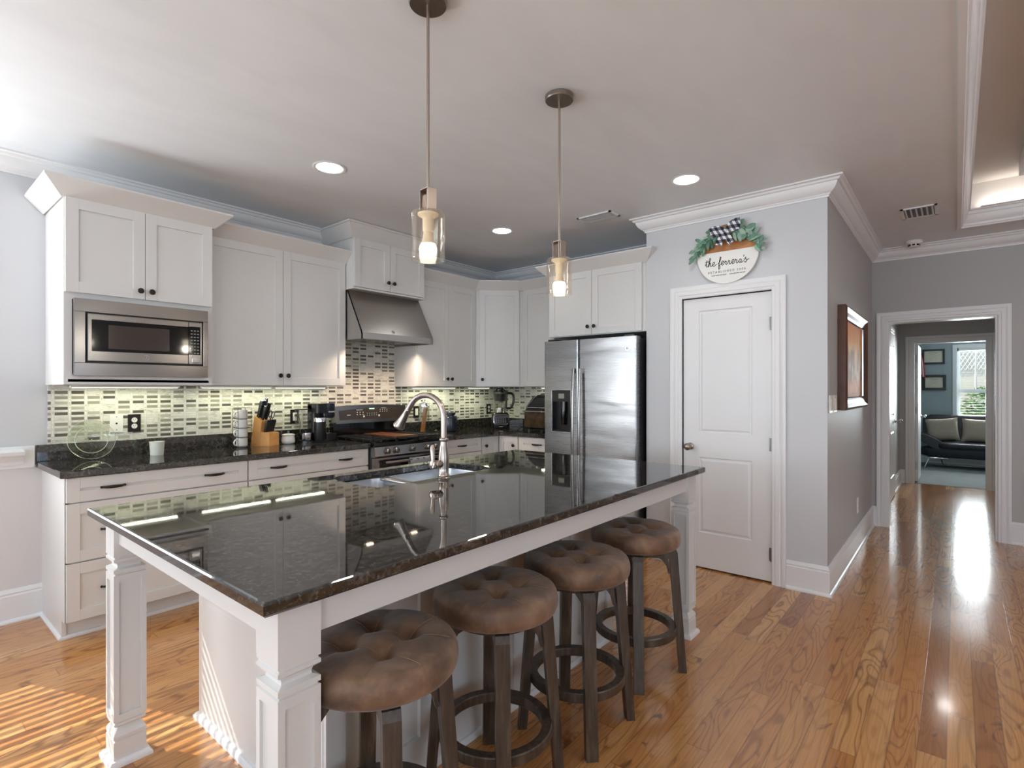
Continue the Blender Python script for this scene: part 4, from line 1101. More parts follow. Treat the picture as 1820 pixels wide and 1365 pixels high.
# shell: front skin + sides
m.prism([(yf, 1.750), (yf + .012, 1.750), (yf + .012, 1.80), (yt + .012, 2.16), (yt, 2.164), (yf, 1.802)], 0, w, 'yz')
for x in (0, w - .006): m.prism([(yf, 1.750), (yf, 1.802), (yt, 2.164), (0, 2.164), (0, 1.750)], x, x + .006, 'yz')
m.build('shell', 'steel_hood', h)
us = MB().box(.006, w - .006, yf + .012, -.002, 1.772, 1.786).build('underside', 'steel_y', h)
m = MB()
for k in range(3):
    x0 = .04 + k * .23; m.box(x0, x0 + .21, -.44, -.12, 1.764, 1.772, .002)
m.build('grease_filter', 'steel_y', h)
for x in (.19, .286): MB().lathe([(.014, 0), (.013, -.020), (.010, -.022), (0, -.022)], (x, yf + .035, 1.772), 'z', 16, cap0=False, cap1=False).build('knob', 'black', h, smooth=True, angle=40)
for x in (.14, .61):
    MB().lathe([(.028, 0), (.028, -.004), (0, -.004)], (x, yf + .09, 1.7715), 'z', 20, cap0=False, cap1=False).build('lamp', 'hoodlamp', h)
    d = bpy.data.lights.new('hood_light', 'SPOT'); d.energy = 26; d.color = (1, .78, .60); d.spot_size = math.radians(140); d.spot_blend = .6; d.shadow_soft_size = .03
    o = bpy.data.objects.new('hood_light', d); o.parent = h; o.location = (x, yf + .09, 1.765); COL.objects.link(o)
def emblem(parent, T, r_=.014):
    m = MB(); m.T = T
    m.lathe([(r_ * .86, -.0002), (r_ * .86, -.002), (r_, -.002), (r_, -.0002)], (0, 0, 0), 'y', 24, closed=True)
    e = m.build('emblem', 'chrome', parent, smooth=True, angle=30)
    m = MB(); m.T = T
    m.tube(smoothline([(r_ * a, -.0012, r_ * b) for a, b in ((-.1, .1), (-.45, .45), (-.62, .0), (-.35, -.5), (.0, -.1), (-.1, .35), (.2, .55), (.05, .0), (.25, -.55), (.6, -.1), (.35, .2), (.1, 0))], 5), r_ * .07, 5)
    m.build('emblem_script', 'chrome', e)
sl = math.atan2(yt - yf, 2.164 - 1.802)
emblem(h, Matrix.Translation((.315, yf + .012, 1.826)) @ Matrix.Rotation(-sl, 4, 'X'), .015)

# ================================================================== GAS RANGE
g = thing('gas_range', 'stainless gas range with five front knobs and a black backguard panel', 'range', (2.551, 3.55, 0))
w = .762
m = MB(); m.box(0, w, .03, .62, .02, .885, .002); m.build('body', 'darkgrey', g)
m = MB(); m.box(-.003, w + .003, -.012, .63, .885, .913, .006); m.build('cooktop', 'blackgloss', g)
m = MB(); m.prism([(-.028, .810), (-.022, .800), (.03, .800), (.03, .886), (-.010, .886), (-.018, .880)], 0, w, 'yz'); cp = m.build('control_panel', 'steel_x', g)
for x in (.118, .206, .374, .546, .628):
    m = MB(); T0 = Matrix.Translation((x, -.024, .848)) @ Matrix.Rotation(math.radians(9), 4, 'X'); m.T = T0
    m.lathe([(.026, .004), (.026, -.004), (.021, -.006), (.020, -.026), (.017, -.030), (0, -.030)], (0, 0, 0), 'y', 28, cap0=False, cap1=False)
    m.box(-.005, .005, -.036, -.028, -.018, .018, .002); m.build('knob', 'steel_z', g, smooth=True, angle=40)
# oven door
m = MB(); m.box(.004, w - .004, -.012, .03, .20, .792, .004); dr = m.build('oven_door', 'steel_z', g)
MB().box(.052, w - .052, -.0135, -.011, .30, .775, .001).build('window', 'blackgloss', dr)
m = MB(); m.tube([(.075, -.055, .757), (.115, -.062, .757), (w - .115, -.062, .757), (w - .075, -.055, .757)], .0135, 16)
for x in (.09, w - .09): m.box(x - .012, x + .012, -.055, -.01, .748, .766, .004)
m.build('handle', 'steel_x', dr, smooth=True, angle=40)
m = MB(); m.box(.004, w - .004, -.010, .03, .03, .19, .004); m.build('drawer', 'steel_x', g)
# grates and griddle
def grate(x0, x1, y0, y1, z):
    m = MB(); t = .0055
    for a in ((x0, x1, y0, y0 + 2 * t), (x0, x1, y1 - 2 * t, y1), (x0, x0 + 2 * t, y0, y1), (x1 - 2 * t, x1, y0, y1)): m.box(*a, z, z + .013, .002)
    cx = (x0 + x1) / 2
    m.box(cx - t, cx + t, y0, y1, z + .002, z + .015, .002)
    for k in range(1, 6):
        y = y0 + (y1 - y0) * k / 6; m.box(x0 + .01, x1 - .01, y - t * .8, y + t * .8, z + .002, z + .015, .002)
    for x in (x0 + .006, x1 - .006):
        for k in range(5): y = y0 + .012 + (y1 - y0 - .024) * k / 4; m.box(x - .005, x + .005, y - .006, y + .006, .913, z)
    return m.build('grate', 'castiron', g)
grate(.02, .262, .03, .56, .928); grate(.50, .742, .03, .56, .928); grate(.266, .496, .03, .56, .926)
m = MB(); m.box(.276, .486, .06, .53, .938, .950, .004); m.build('griddle', 'copper', g)
for bx, by in ((.14, .16), (.14, .43), (.62, .16), (.62, .43)):
    MB().lathe([(.05, .913), (.046, .920), (.034, .922), (.034, .928), (.028, .931), (0, .931)], (bx, by, 0), 'z', 24, cap0=False, cap1=False).build('burner', 'black', g, smooth=True, angle=40)
# backguard
by = .55
m = MB(); m.box(.0, w, by + .02, .625, .90, 1.05, .003); m.build('backguard', 'blackgloss', g)
def bgprof(dx):  # slightly tilted, arched top panel
    P = []; n = 16
    for k in range(n + 1):
        u = k / n; P.append((dx + (w - 2 * dx) * u, 1.192 + .014 * (1 - (2 * u - 1) ** 2) - dx * .9))
    return P
m = MB(); tp = bgprof(.002)
m.prism([(0.012, 1.045), (w - .012, 1.045)] + tp[::-1], by - .008, by + .07, 'xz'); cpn = m.build('backguard_panel', 'steel_x', g)
tp = bgprof(.035)
m = MB(); m.prism([(.045, 1.075), (w - .045, 1.075)] + [(a, b - .004) for a, b in tp[::-1]], by - .0105, by - .0078, 'xz'); sc_ = m.build('display_panel', 'screenwin', cpn)
MB().box(.345, .40, by - .0112, by - .0104, 1.163, 1.172).build('clock_display', 'lcd', sc_)
m = MB(); rnd = random.Random(5)
for bx in (.215, .245, .275): [m.box(bx, bx + .009, by - .0112, by - .0104, z, z + .006) for z in (1.135, 1.115)]
for bx in (.46, .485, .51, .535): [m.box(bx, bx + .008, by - .0112, by - .0104, z, z + .006) for z in (1.155, 1.138)]
for bx in (.32, .345, .37, .395, .42): [m.box(bx, bx + .007, by - .0112, by - .0104, z, z + .004) for z in (1.125, 1.108)]
m.box(.21, .275, by - .0112, by - .0104, 1.157, 1.160); m.box(.475, .53, by - .0112, by - .0104, 1.170, 1.173)
m.lathe([(0, -.0001), (.009, -.0001), (.009, -.001), (0, -.001)], (.288, by - .0104, 1.100), 'y', 12, cap0=False, cap1=False); m.lathe([(0, -.0001), (.009, -.0001), (.009, -.001), (0, -.001)], (.452, by - .0104, 1.104), 'y', 12, cap0=False, cap1=False)
m.box(.115, .150, by - .0112, by - .0104, 1.114, 1.120)
m.build('button_marks', 'white', sc_)

# towel over the oven handle
m = MB(); n = 24; rings = []
for side, off in ((0, 0), (1, .004)):
    pass
def towel_pts(o):
    P = [(-.062 + .019 + o * .2, .50), (-.040 - o, .66), (-.043 + .0, .752)]
    return P
x0, x1 = .315, .548
prof = [(-.082, .46), (-.083, .60), (-.082, .72), (-.0795, .752), (-.073, .768), (-.062, .775), (-.051, .768), (-.0445, .752), (-.042, .70), (-.042, .58)]
back = [(y + (.004 if i < 5 else -.004), z - (.004 if 2 < i < 7 else 0)) for i, (y, z) in enumerate(prof)]
pr = prof + back[::-1]
rings = []
for i in range(n + 1):
    x = x0 + (x1 - x0) * i / n; rings.append([(x, y + .0025 * math.sin(i * .9 + z * 9) * (1 if y < -.06 else .0), z) for y, z in pr])
m.skin(rings)
t_ = m.build('dish_towel', 'towel', None, smooth=True, angle=50); t_.location = (2.551, 3.55, 0)
tag(t_, 'grey dish towel folded over the oven door handle', 'towel')

# ================================================================== MICROWAVE
mw = thing('microwave', 'built-in stainless microwave in the niche of the leftmost wall cabinet', 'microwave', (.677 + .038, 3.72, 1.418))
w, hh = .677, .427
m = MB()
for a in ((0, w, 0, .072), (0, w, hh - .072, hh), (0, .048, .072, hh - .072), (w - .028, w, .072, hh - .072)): m.box(a[0], a[1], -.022, .012, a[2], a[3], .002)
m.build('trim_kit', 'steel_x', mw)
MB().box(.02, w - .02, .02, .40, .03, hh - .03).build('cavity', 'black', mw)
MB().box(.046, w - .026, -.004, .015, .070, hh - .070).build('gasket', 'black', mw)
m = MB(); m.box(.056, .562, -.030, -.004, .082, hh - .080, .004); dr = m.build('door', 'steel_x', mw)
m = MB(); m.box(.074, .5615, -.0318, -.0295, .138, hh - .112, .001); gl = m.build('door_glass', 'blackgloss', dr)
MB().box(.150, .455, -.0328, -.0312, .155, hh - .138).build('window', 'screenwin', gl)
emblem(dr, Matrix.Translation((.335, -.0305, .112)), .014)
m = MB(); m.box(.564, .640, -.030, -.004, .082, hh - .080, .004); pn = m.build('control_panel', 'steel_x', mw)
MB().box(.5645, .628, -.0318, -.0295, .142, hh - .108, .001).build('keypad', 'blackgloss', pn)
m = MB(); rnd = random.Random(2)
for i in range(8):
    for j in range(3): m.box(.573 + j * .018, .573 + j * .018 + .010, -.0326, -.0316, .150 + i * .020, .155 + i * .020)
m.build('key_marks', 'lcdgrey', pn)
MB().box(.580, .626, -.0335, -.0295, .094, .124, .002).build('release_button', 'chrome', pn)

# ================================================================== REFRIGERATOR
fr = thing('refrigerator', 'stainless side-by-side refrigerator with water dispenser in the left door', 'refrigerator', (3.875, 2.848, 0), -PI / 2)
W_ = .905
MB().box(.006, W_ - .002, .078, .80, .02, 1.755, .004).build('body', 'darkgrey', fr)
def fdoor(x0, x1, hole=None):
    m = MB()
    def prof(z): return [(x0, .070, z), (x0, .012, z), (x0 + .004, .004, z), (x0 + .014, 0, z), (x1 - .014, 0, z), (x1 - .004, .004, z), (x1, .012, z), (x1, .070, z)]
    if not hole: m.skin([prof(.05), prof(1.768)])
    else:
        hx0, hx1, hz0, hz1 = hole
        m.skin([prof(.05), prof(hz0)]); m.skin([prof(hz1), prof(1.768)])
        m.prism([(x0, .070), (x0, .012), (x0 + .004, .004), (x0 + .014, 0), (hx0, 0), (hx0, .070)], hz0, hz1, 'xy'); m.prism([(hx1, .070), (hx1, 0), (x1 - .014, 0), (x1 - .004, .004), (x1, .012), (x1, .070)], hz0, hz1, 'xy')
    return m.build('door', 'steel_fr', fr)
def mat_steel_fr():
    t = NT('fridge_steel'); co = t.coord()
    n = t.noise(t.mapping(co, (2, 2, 220)), 1.0, 2); wv = t.noise(t.mapping(co, (1.4, 1.4, 4.5)), 1.0, 1.5, .4, .5)
    t.base(lin((160, 161, 163))); t.set(Metallic=1.0); t.l(t.math('MULTIPLY_ADD', n, .08, .24), t.b.inputs['Roughness'])
    t.bump(t.math('ADD', t.math('MULTIPLY', n, .003), wv), .5, .02); return t.m
M_['steel_fr'] = mat_steel_fr()
d1 = fdoor(.0, .360, (.083, .290, .965, 1.335)); d2 = fdoor(.366, W_)
# dispenser
m = MB(); m.box(.088, .285, .050, .069, .970, 1.330); m.box(.088, .094, .002, .060, .970, 1.330); m.box(.279, .285, .002, .060, .970, 1.330); m.box(.094, .279, .004, .060, .970, .985); m.box(.094, .279, .004, .055, 1.235, 1.330)
dp = m.build('dispenser', 'black', d1)
m = MB()
for a in ((.083, .0885, .965, 1.335), (.2845, .290, .965, 1.335), (.083, .290, .965, .972)): m.box(a[0], a[1], -.004, .004, a[2], a[3], .0015)
m.build('dispenser_rim', 'chrome', d1)
MB().box(.155, .215, .0025, .0045, 1.262, 1.305).build('display', 'lcdgrey', dp)
m = MB(); m.tube([(.19, .040, 1.235), (.19, .040, 1.17), (.19, .030, 1.10), (.19, .034, 1.03)], [.030, .030, .024, .018], 16); m.build('dispenser_lever', 'blackgloss', d1, smooth=True)
def fhandle(x, parent):
    m = MB(); pts = []
    for k in range(17):
        u = k / 16 * 2 - 1; pts.append((x, -.030 - .020 * (1 - u * u), .985 + u * .535))
    m.tube(pts, .0135, 14, flat=.8)
    for z in (.47, 1.50): m.box(x - .010, x + .010, -.034, .003, z - .02, z + .02, .003)
    m.build('handle', 'steel_z', parent, smooth=True, angle=40)
fhandle(.333, d1); fhandle(.398, d2)
emblem(d2, Matrix.Translation((.826, 0, 1.672)), .018)
MB().box(.02, W_ - .02, .03, .07, .0, .045).build('toe_grille', 'black', fr)
m = MB(); m.box(.03, .12, .02, .12, 1.755, 1.785, .003); m.box(W_ - .12, W_ - .03, .02, .12, 1.755, 1.785, .003); m.build('hinge_cover', 'black', fr)

# ================================================================== THINGS ON THE COUNTERS
CZ = .9142
# glass plate on a small wire stand
ps = thing('plate_stand', 'small black wire stand holding the clear glass plate', 'stand', (.868, 4.075, CZ), 0)
m = MB(); rr = .0016
for x in (-.035, .035):
    m.tube([(x, -.055, .018), (x, -.055, .004), (x, -.050, .0018), (x, .03, .0018), (x * .8, .045, .010), (x * .5, .050, .07)], rr, 6)
m.tube([(-.035, .03, .0018), (.035, .03, .0018)], rr, 6); m.tube([(-.0175, .050, .07), (.0175, .050, .07)], rr, 6); m.tube([(-.035, -.055, .018), (.035, -.055, .018)], rr, 6)
m.build('wire_frame', 'cord', ps, smooth=True)
gp = thing('glass_plate', 'round clear glass plate with etched writing standing upright at the left end of the counter', 'plate', (.868, 4.055, CZ + .1235), 0)
gp.rotation_euler = (math.radians(-12), 0, 0)
m = MB(); m.lathe([(.118, -.002), (.120, 0), (.118, .003), (.085, .012), (.080, .018), (0, .020), (0, .016), (.078, .014), (.083, .008)], (0, 0, 0), 'y', 64, closed=True); m.build('plate', 'glass_green', gp, smooth=True, angle=50)
for rad, tk in ((.119, .0016), (.082, .0022)):
    m = MB(); m.tube([(rad * math.cos(2 * PI * k / 72), .004 if rad < .1 else 0, rad * math.sin(2 * PI * k / 72)) for k in range(72)], tk, 6, closed=True); m.build('rim', 'rimglass', gp, smooth=True)
m = MB(); rnd = random.Random(11)
for j, (z, a, b) in enumerate(((.024, -.018, .032), (.012, -.030, .040), (.002, -.040, .030), (-.009, -.046, .028))):
    pts = []; x = a
    while x < b: pts.append((x, .013, z + rnd.uniform(-.003, .003))); x += rnd.uniform(.0012, .0026)
    m.tube(pts, .0006, 4)
m.build('etching', 'ink', gp)

cd = thing('candle', 'frosted white candle glass on the left counter', 'candle', (1.203, 4.02, CZ), 0)
m = MB(); m.lathe([(0, 0), (.036, 0), (.037, .004), (.0425, .088), (.0405, .088), (.037, .074), (0, .072)], (0, 0, 0), 'z', 40, cap0=False, cap1=False); m.build('jar', 'candle', cd, smooth=True, angle=40)
MB().cyl((0, 0, .072), (.001, 0, .082), .001, n=6).build('wick', 'ink', cd)

# mug tower
rk = thing('mug_rack', 'black wire tower rack holding four stacked white mugs', 'rack', (1.760, 4.06, CZ), 0)
m = MB(); rr = .0017
for a in (-.047, .047):
    for b in (-.047, .047): m.tube([(a, b, .008), (a, b, .288), (a * .8, b * .8, .292), (0, 0, .293)], rr, 6)
for z in (.012, .078, .146, .214): m.tube([(-.047, -.047, z), (.047, -.047, z), (.047, .047, z), (-.047, .047, z)], rr, 6, closed=True)
m.tube([(.05 * math.cos(2 * PI * k / 24), .05 * math.sin(2 * PI * k / 24), .002) for k in range(24)], rr, 6, closed=True)
m.build('wire_frame', 'cord', rk, smooth=True)
def mug(z, label):
    r = thing('mug', label, 'mug', (1.760, 4.06, CZ + z), 0, 'white mugs stacked in the rack')
    m = MB(); m.lathe([(0, .0), (.034, 0), (.038, .004), (.0395, .012), (.0395, .066), (.0365, .066), (.0365, .014), (0, .012)], (0, 0, 0), 'z', 36, cap0=False, cap1=False); m.build('cup', 'ceramic', r, smooth=True, angle=40)
    m = MB(); a = math.radians(200); m.T = Matrix.Rotation(a, 4, 'Z'); m.tube(smoothline([(.036, 0, .054), (.055, 0, .056), (.068, 0, .044), (.069, 0, .030), (.058, 0, .016), (.036, 0, .014)], 5), .0048, 10, flat=1.3); m.build('handle', 'ceramic', r, smooth=True)
for z, l in ((.004, 'bottom white mug in the wire rack tower'), (.0725, 'white mug second from the bottom in the wire rack tower'), (.1405, 'white mug third from the bottom in the wire rack tower'), (.2085, 'top white mug in the wire rack tower')): mug(z, l)

# knife block with knives
kb_loc = (1.935, 4.06, CZ); kb_rz = math.radians(-64)
kb = thing('knife_block', 'light wooden slanted knife block on the counter', 'knife block', kb_loc, kb_rz)
m = MB(); m.prism([(-.088, 0), (-.010, 0), (-.0098, .0), (.012, .190), (-.052, .228)], -.055, .055, 'xz'); m.build('back_body', 'bamboo', kb)
m = MB(); m.prism([(-.010, 0), (.078, 0), (.078, .100), (.005, .108)], -.055, .055, 'xz'); m.build('front_body', 'bamboo', kb)
KT = Matrix.Translation(kb_loc) @ Matrix.Rotation(kb_rz, 4, 'Z')
def knife(name, cat, label, x, y, z, ln, lean, w_, group, th=.011):
    r = bpy.data.objects.new(name, None); COL.objects.link(r); r.empty_display_size = .05
    r.matrix_world = KT @ Matrix.Translation((x, y, z)) @ Matrix.Rotation(lean, 4, 'Y')
    tag(r, label, cat, group)
    m = MB(); m.skin([[(sx * w_ * k, sy * th * k2, zz) for sx, sy in ((-.5, -.5), (.5, -.5), (.5, .5), (-.5, .5))] for zz, k, k2 in ((0, .7, .9), (.012, .8, 1), (ln * .45, .75, 1), (ln * .85, 1.05, 1), (ln, .7, .8))])
    m.build('handle', 'knifeh', r)
    m = MB(); m.box(-w_ * .35, w_ * .35, -.0012, .0012, -.05, .001); m.box(-w_ * .4, w_ * .4, -th * .52, th * .52, ln * .97, ln * 1.005); m.build('blade', 'chrome', r)
lean = math.radians(16)
for i, (x, y, ln, w_, lab) in enumerate(((-.036, -.040, .125, .026, 'large black-handled knife nearest the front edge of the block'), (-.030, -.018, .130, .026, 'long black-handled knife second in the back of the block'), (-.040, .012, .142, .024, 'tallest black-handled knife standing out of the block'), (-.022, .030, .118, .024, 'black-handled knife behind the tallest one in the block'), (-.002, -.030, .100, .022, 'shorter black-handled knife in the front slot of the upper row'), (.000, .005, .095, .020, 'short black-handled paring knife in the upper row of the block'))):
    knife('kitchen_knife', 'knife', lab, x, y, .205 + (-.01 if x > -.025 else .004), ln * 1.12, lean, w_, 'knives in the upper row of the block')
for k in range(6):
    knife('steak_knife', 'knife', 'small black-handled steak knife in the lower front row of the block', .030, -.044 + k * .0176, .103, .098, math.radians(14), .016, 'steak knives in the lower row of the block', .012)
sc2 = bpy.data.objects.new('scissors', None); COL.objects.link(sc2); sc2.matrix_world = KT @ Matrix.Translation((.006, .042, .19)) @ Matrix.Rotation(lean, 4, 'Y'); tag(sc2, 'black-handled kitchen scissors in the right slot of the knife block', 'scissors')
m = MB(); m.tube([(.0, .0, 0), (.004, 0, .02)], .005, 8)
for s_ in (-1, 1): m.tube([(.004 + s_ * .012 + .012 * math.cos(2 * PI * k / 20), 0, .048 + .026 * math.sin(2 * PI * k / 20)) for k in range(20)], .0036, 8, closed=True)
m.build('handles', 'knifeh', sc2, smooth=True)

# sugar pot
sp_ = thing('sugar_pot', 'small white ceramic lidded pot beside the knife block', 'pot', (2.112, 4.05, CZ), 0)
MB().lathe([(0, 0), (.040, 0), (.048, .008), (.052, .025), (.049, .045), (.046, .058), (.0475, .066), (.044, .068), (0, .068)], (0, 0, 0), 'z', 40, cap0=False, cap1=False).build('bowl', 'ceramic', sp_, smooth=True, angle=50)
MB().lathe([(.0495, .068), (.0495, .074), (.030, .080), (.0, .082)], (0, 0, 0), 'z', 40, cap0=False, cap1=False).build('lid', 'ceramic', sp_, smooth=True, angle=50)
m = MB(); m.tube([(0, 0, .080), (.002, 0, .092), (-.003, .0, .10)], [.006, .008, .004], 8); m.build('lid_ornament', 'leaf', sp_, smooth=True)

# coffee maker
km = thing('coffee_maker', 'black single-cup coffee maker with clear water tank left of the range', 'coffee maker', (2.335, 4.02, CZ), 0)
def rbox(m, x0, x1, y0, y1, z0, z1, r_=.02): m.skin([[(x, y, z) for x, y in rounded(x0, x1, y0, y1, r_, 5)] for z in (z0, z1)]); return m
m = MB(); rbox(m, -.15, .155, -.075, .09, .0, .018, .07); m.build('base', 'black', km, smooth=True, angle=40)
m = MB(); rbox(m, -.035, .075, -.01, .09, .018, .30, .02); m.build('tower', 'black', km, smooth=True, angle=40)
m = MB(); rbox(m, -.035, .085, -.07, .09, .235, .312, .02); m.build('brew_head', 'black', km, smooth=True, angle=40)
m = MB(); m.lathe([(0, .195), (.046, .195), (.053, .205), (.054, .31), (.050, .314), (0, .314)], (.088, -.028, 0), 'z', 36, cap0=False, cap1=False); hd_ = m.build('brew_chamber', 'navy', km, smooth=True, angle=40)
text_mesh('lettering', 'KEURIG', .0155, 'white', hd_, (.088, -.0835, .245), (PI / 2, 0, 0), spacing=1.05)
m = MB(); rbox(m, -.140, -.038, .0, .088, .075, .262, .012); m.build('water_tank', 'glass', km, smooth=True, angle=40)
m = MB(); rbox(m, -.142, -.036, -.002, .090, .262, .270, .012); m.build('tank_lid', 'black', km, smooth=True, angle=40)
m = MB(); rbox(m, .045, .150, -.07, .05, .018, .066, .02); m.build('drip_tray', 'black', km, smooth=True, angle=40)
m = MB(); m.lathe([(0, .018), (.036, .018), (.040, .024), (.040, .080), (.037, .080), (.037, .026), (0, .026)], (-.088, -.02, 0), 'z', 28, cap0=False, cap1=False)
m.box(-.135, -.128, -.024, -.016, .03, .075); m.build('glass_cup', 'chrome', km, smooth=True, angle=40)
mf = thing('milk_frother', 'black cylindrical milk frother with steel rim on the coffee maker base', 'frother', (2.322, 3.945, CZ + .0185), 0)
MB().lathe([(0, 0), (.046, 0), (.0475, .004), (.0475, .150), (0, .150)], (0, 0, 0), 'z', 40, cap0=False, cap1=False).build('cup', 'black', mf, smooth=True, angle=40)
MB().lathe([(.048, .150), (.048, .178), (.0465, .182), (0, .182)], (0, 0, 0), 'z', 40, cap0=False, cap1=False).build('rim', 'chrome', mf, smooth=True, angle=40)

# wall plates on the backsplash
def plate(name, label, cat, x, z, mat, kind, face='back', w=.072, h=.116, y=4.2):
    if face == 'back': r = thing(name, label, cat, (x, y, z), 0)
    elif face == 'hall': r = thing(name, label, cat, (x, HY, z), 0)
    else: r = thing(name, label, cat, (y, x, z), -PI / 2)
    MB().box(-w / 2, w / 2, -.006, -.0002, -h / 2, h / 2, .002).build('cover_plate', mat, r)
    if kind == 'duplex':
        for dz in (-.020, .020):
            rc = MB().lathe([(.0165, -.006), (.0165, -.0085), (.0, -.0085)], (0, 0, dz), 'y', 20, cap0=False, cap1=False).build('socket', 'white', r)
            m = MB()
            for dx in (-.006, .006): m.box(dx - .001, dx + .001, -.0092, -.0084, dz + .001, dz + .009)
            m.lathe([(.0022, -.0084), (.0022, -.0092), (0, -.0092)], (0, 0, dz - .007), 'y', 8, cap0=False, cap1=False); m.build('slots', 'ink', rc)
    elif kind == 'gfci' or kind == 'rocker':
        MB().box(-.017, .017, -.0095, -.006, -.034, .034, .001).build('socket' if kind == 'gfci' else 'rocker', 'white', r)
    elif kind == 'jack':
        MB().lathe([(.006, -.006), (.006, -.0075), (0, -.0075)], (0, 0, 0), 'y', 6, cap0=False, cap1=False).build('jack', 'ink', r)
        m = MB()
        for dz in (-.042, .042): m.lathe([(.003, -.006), (.003, -.007), (0, -.007)], (0, 0, dz), 'y', 10, cap0=False, cap1=False)
        m.build('screw', 'ink', r)
    return r
plate('phone_jack', 'cream phone jack plate on the tile behind the glass plate', 'wall plate', 1.027, 1.122, 'white', 'jack')
plate('wall_outlet', 'dark bronze outlet plate with white sockets beside the phone jack', 'outlet', 1.125, 1.120, 'bronze', 'duplex')
plate('wall_outlet', 'dark outlet plate with a cord plugged in behind the coffee maker', 'outlet', 2.242, 1.118, 'bronze', 'gfci')
plate('light_switch', 'dark switch plate with white rocker on the tile just right of the range', 'switch', 3.535, 1.114, 'bronze', 'rocker')
plate('wall_outlet', 'dark outlet plate with white sockets near the kitchen corner left of the blender', 'outlet', 4.62, 1.114, 'bronze', 'duplex')
c = MB().tube(smoothline([(2.248, 4.188, 1.128), (2.262, 4.165, 1.120), (2.272, 4.160, 1.06), (2.258, 4.150, .99), (2.232, 4.140, .985), (2.222, 4.10, .95), (2.235, 4.06, .925), (2.26, 4.06, .922)], 6), .003, 8)
c.box(2.238, 2.262, 4.168, 4.1895, 1.118, 1.138, .003)
tag(c.build('power_cord', 'cord', smooth=True, angle=40), 'black power cord running from the dark outlet down to the coffee maker', 'cord')

# spaghetti jar, blue jar
pj = thing('pasta_jar', 'tall clear glass jar of spaghetti right of the range', 'jar', (3.50, 4.04, CZ), 0)
MB().lathe([(0, 0), (.052, 0), (.054, .004), (.054, .262), (.0515, .262), (.0515, .008), (0, .008)], (0, 0, 0), 'z', 40, cap0=False, cap1=False).build('jar', 'glass', pj, smooth=True, angle=40)
MB().lathe([(0, .262), (.056, .262), (.056, .270), (.05, .274), (.048, .292), (.012, .296), (.010, .305), (.016, .312), (.010, .318), (0, .318)], (0, 0, 0), 'z', 40, cap0=False, cap1=False).build('lid', 'chrome', pj, smooth=True, angle=40)
m = MB(); rnd = random.Random(4)
for k in range(90):
    a = rnd.uniform(0, 2 * PI); q = rnd.random() ** .5 * .020; b = rnd.uniform(-.006, .006)
    m.cyl((-.020 + q * math.cos(a), q * math.sin(a), .010), (.018 + q * math.cos(a) + b, q * math.sin(a), .238 + rnd.uniform(-.01, .01)), .0011, n=4)
o = m.build('spaghetti', 'pasta'); o.location = (3.50, 4.04, CZ); tag(o, 'bundle of dry spaghetti leaning inside the tall glass jar', 'pasta', kind='stuff')
bj = thing('canister', 'dark blue glass canister behind the faucet on the right counter', 'canister', (3.79, 3.98, CZ), 0)
MB().lathe([(0, 0), (.070, 0), (.078, .008), (.080, .03), (.080, .13), (.074, .155), (.055, .168), (.055, .176), (0, .176)], (0, 0, 0), 'z', 40, cap0=False, cap1=False).build('jar', 'navy', bj, smooth=True, angle=50)
MB().lathe([(.060, .176), (.062, .182), (.060, .192), (.02, .198), (.012, .206), (0, .214)], (0, 0, 0), 'z', 32, cap0=False, cap1=False).build('lid', 'navy', bj, smooth=True, angle=50)

# blender in the corner
bl = thing('blender', 'black blender with silver trimmed control panel standing in the counter corner', 'blender', (4.44, 3.86, CZ), math.radians(-44))
m = MB(); m.skin([[(x * k, y * k, z) for x, y in rounded(-.098, .098, -.105, .105, .04)] for z, k in ((0, .92), (.01, .96), (.06, .98), (.15, .93), (.172, .80), (.176, .70))]); m.build('motor_base', 'black', bl, smooth=True, angle=40)
m = MB(); P = rounded(-.078, .078, .052, .150, .022, 4)
rim = [(x, -.1035 + (z - .06) * .10, z) for x, z in P]
m.tube(rim, .004, 6, closed=True); m.tube([(-.076, -.099, .128), (.076, -.099, .128)], .003, 6); pnl = m.build('panel_trim', 'chrome', bl, smooth=True)
m = MB(); rnd = random.Random(8)
for i in range(5):
    for j in range(3): x = -.05 + i * .025; m.lathe([(0, 0), (.0035, 0), (.0035, -.0015), (0, -.0015)], (x, -.1036 + (.075 + j * .018 - .06) * .1, .075 + j * .018), 'y', 8, cap0=False, cap1=False)
m.box(-.02, .02, -.1068, -.1035, .020, .027)
m.build('button_marks', 'lcdgrey', bl)
m = MB(); m.lathe([(.062, .176), (.060, .182), (.058, .225), (0, .225)], (0, 0, 0), 'z', 36, cap0=False, cap1=False); m.build('collar', 'steel_z', bl, smooth=True, angle=40)
m = MB(); m.lathe([(.052, .226), (.056, .24), (.078, .385), (.080, .395), (.077, .395), (.054, .245), (.048, .232)], (0, 0, 0), 'z', 36, closed=True); m.build('jug', 'glass', bl, smooth=True, angle=50)
m = MB(); m.lathe([(.0, .300), (.063, .300), (.074, .378), (0, .378)], (0, 0, 0), 'z', 36, cap0=False, cap1=False); m.build('jug_cover', 'darkgrey', bl, smooth=True, angle=40)
m = MB(); m.lathe([(.082, .388), (.082, .402), (.06, .410), (.03, .412), (.028, .428), (0, .428)], (0, 0, 0), 'z', 36, cap0=False, cap1=False); m.tube([(-.05, 0, .405), (-.03, 0, .438), (.02, 0, .436), (.06, 0, .408)], .006, 8); m.build('lid', 'black', bl, smooth=True, angle=40)
m = MB(); m.tube(smoothline([(.072, 0, .385), (.118, 0, .385), (.145, 0, .355), (.143, 0, .28), (.115, 0, .225), (.062, 0, .220)], 6), .013, 12); m.tube([(.07, 0, .38), (.064, 0, .22)], .012, 8); m.build('handle', 'black', bl, smooth=True)

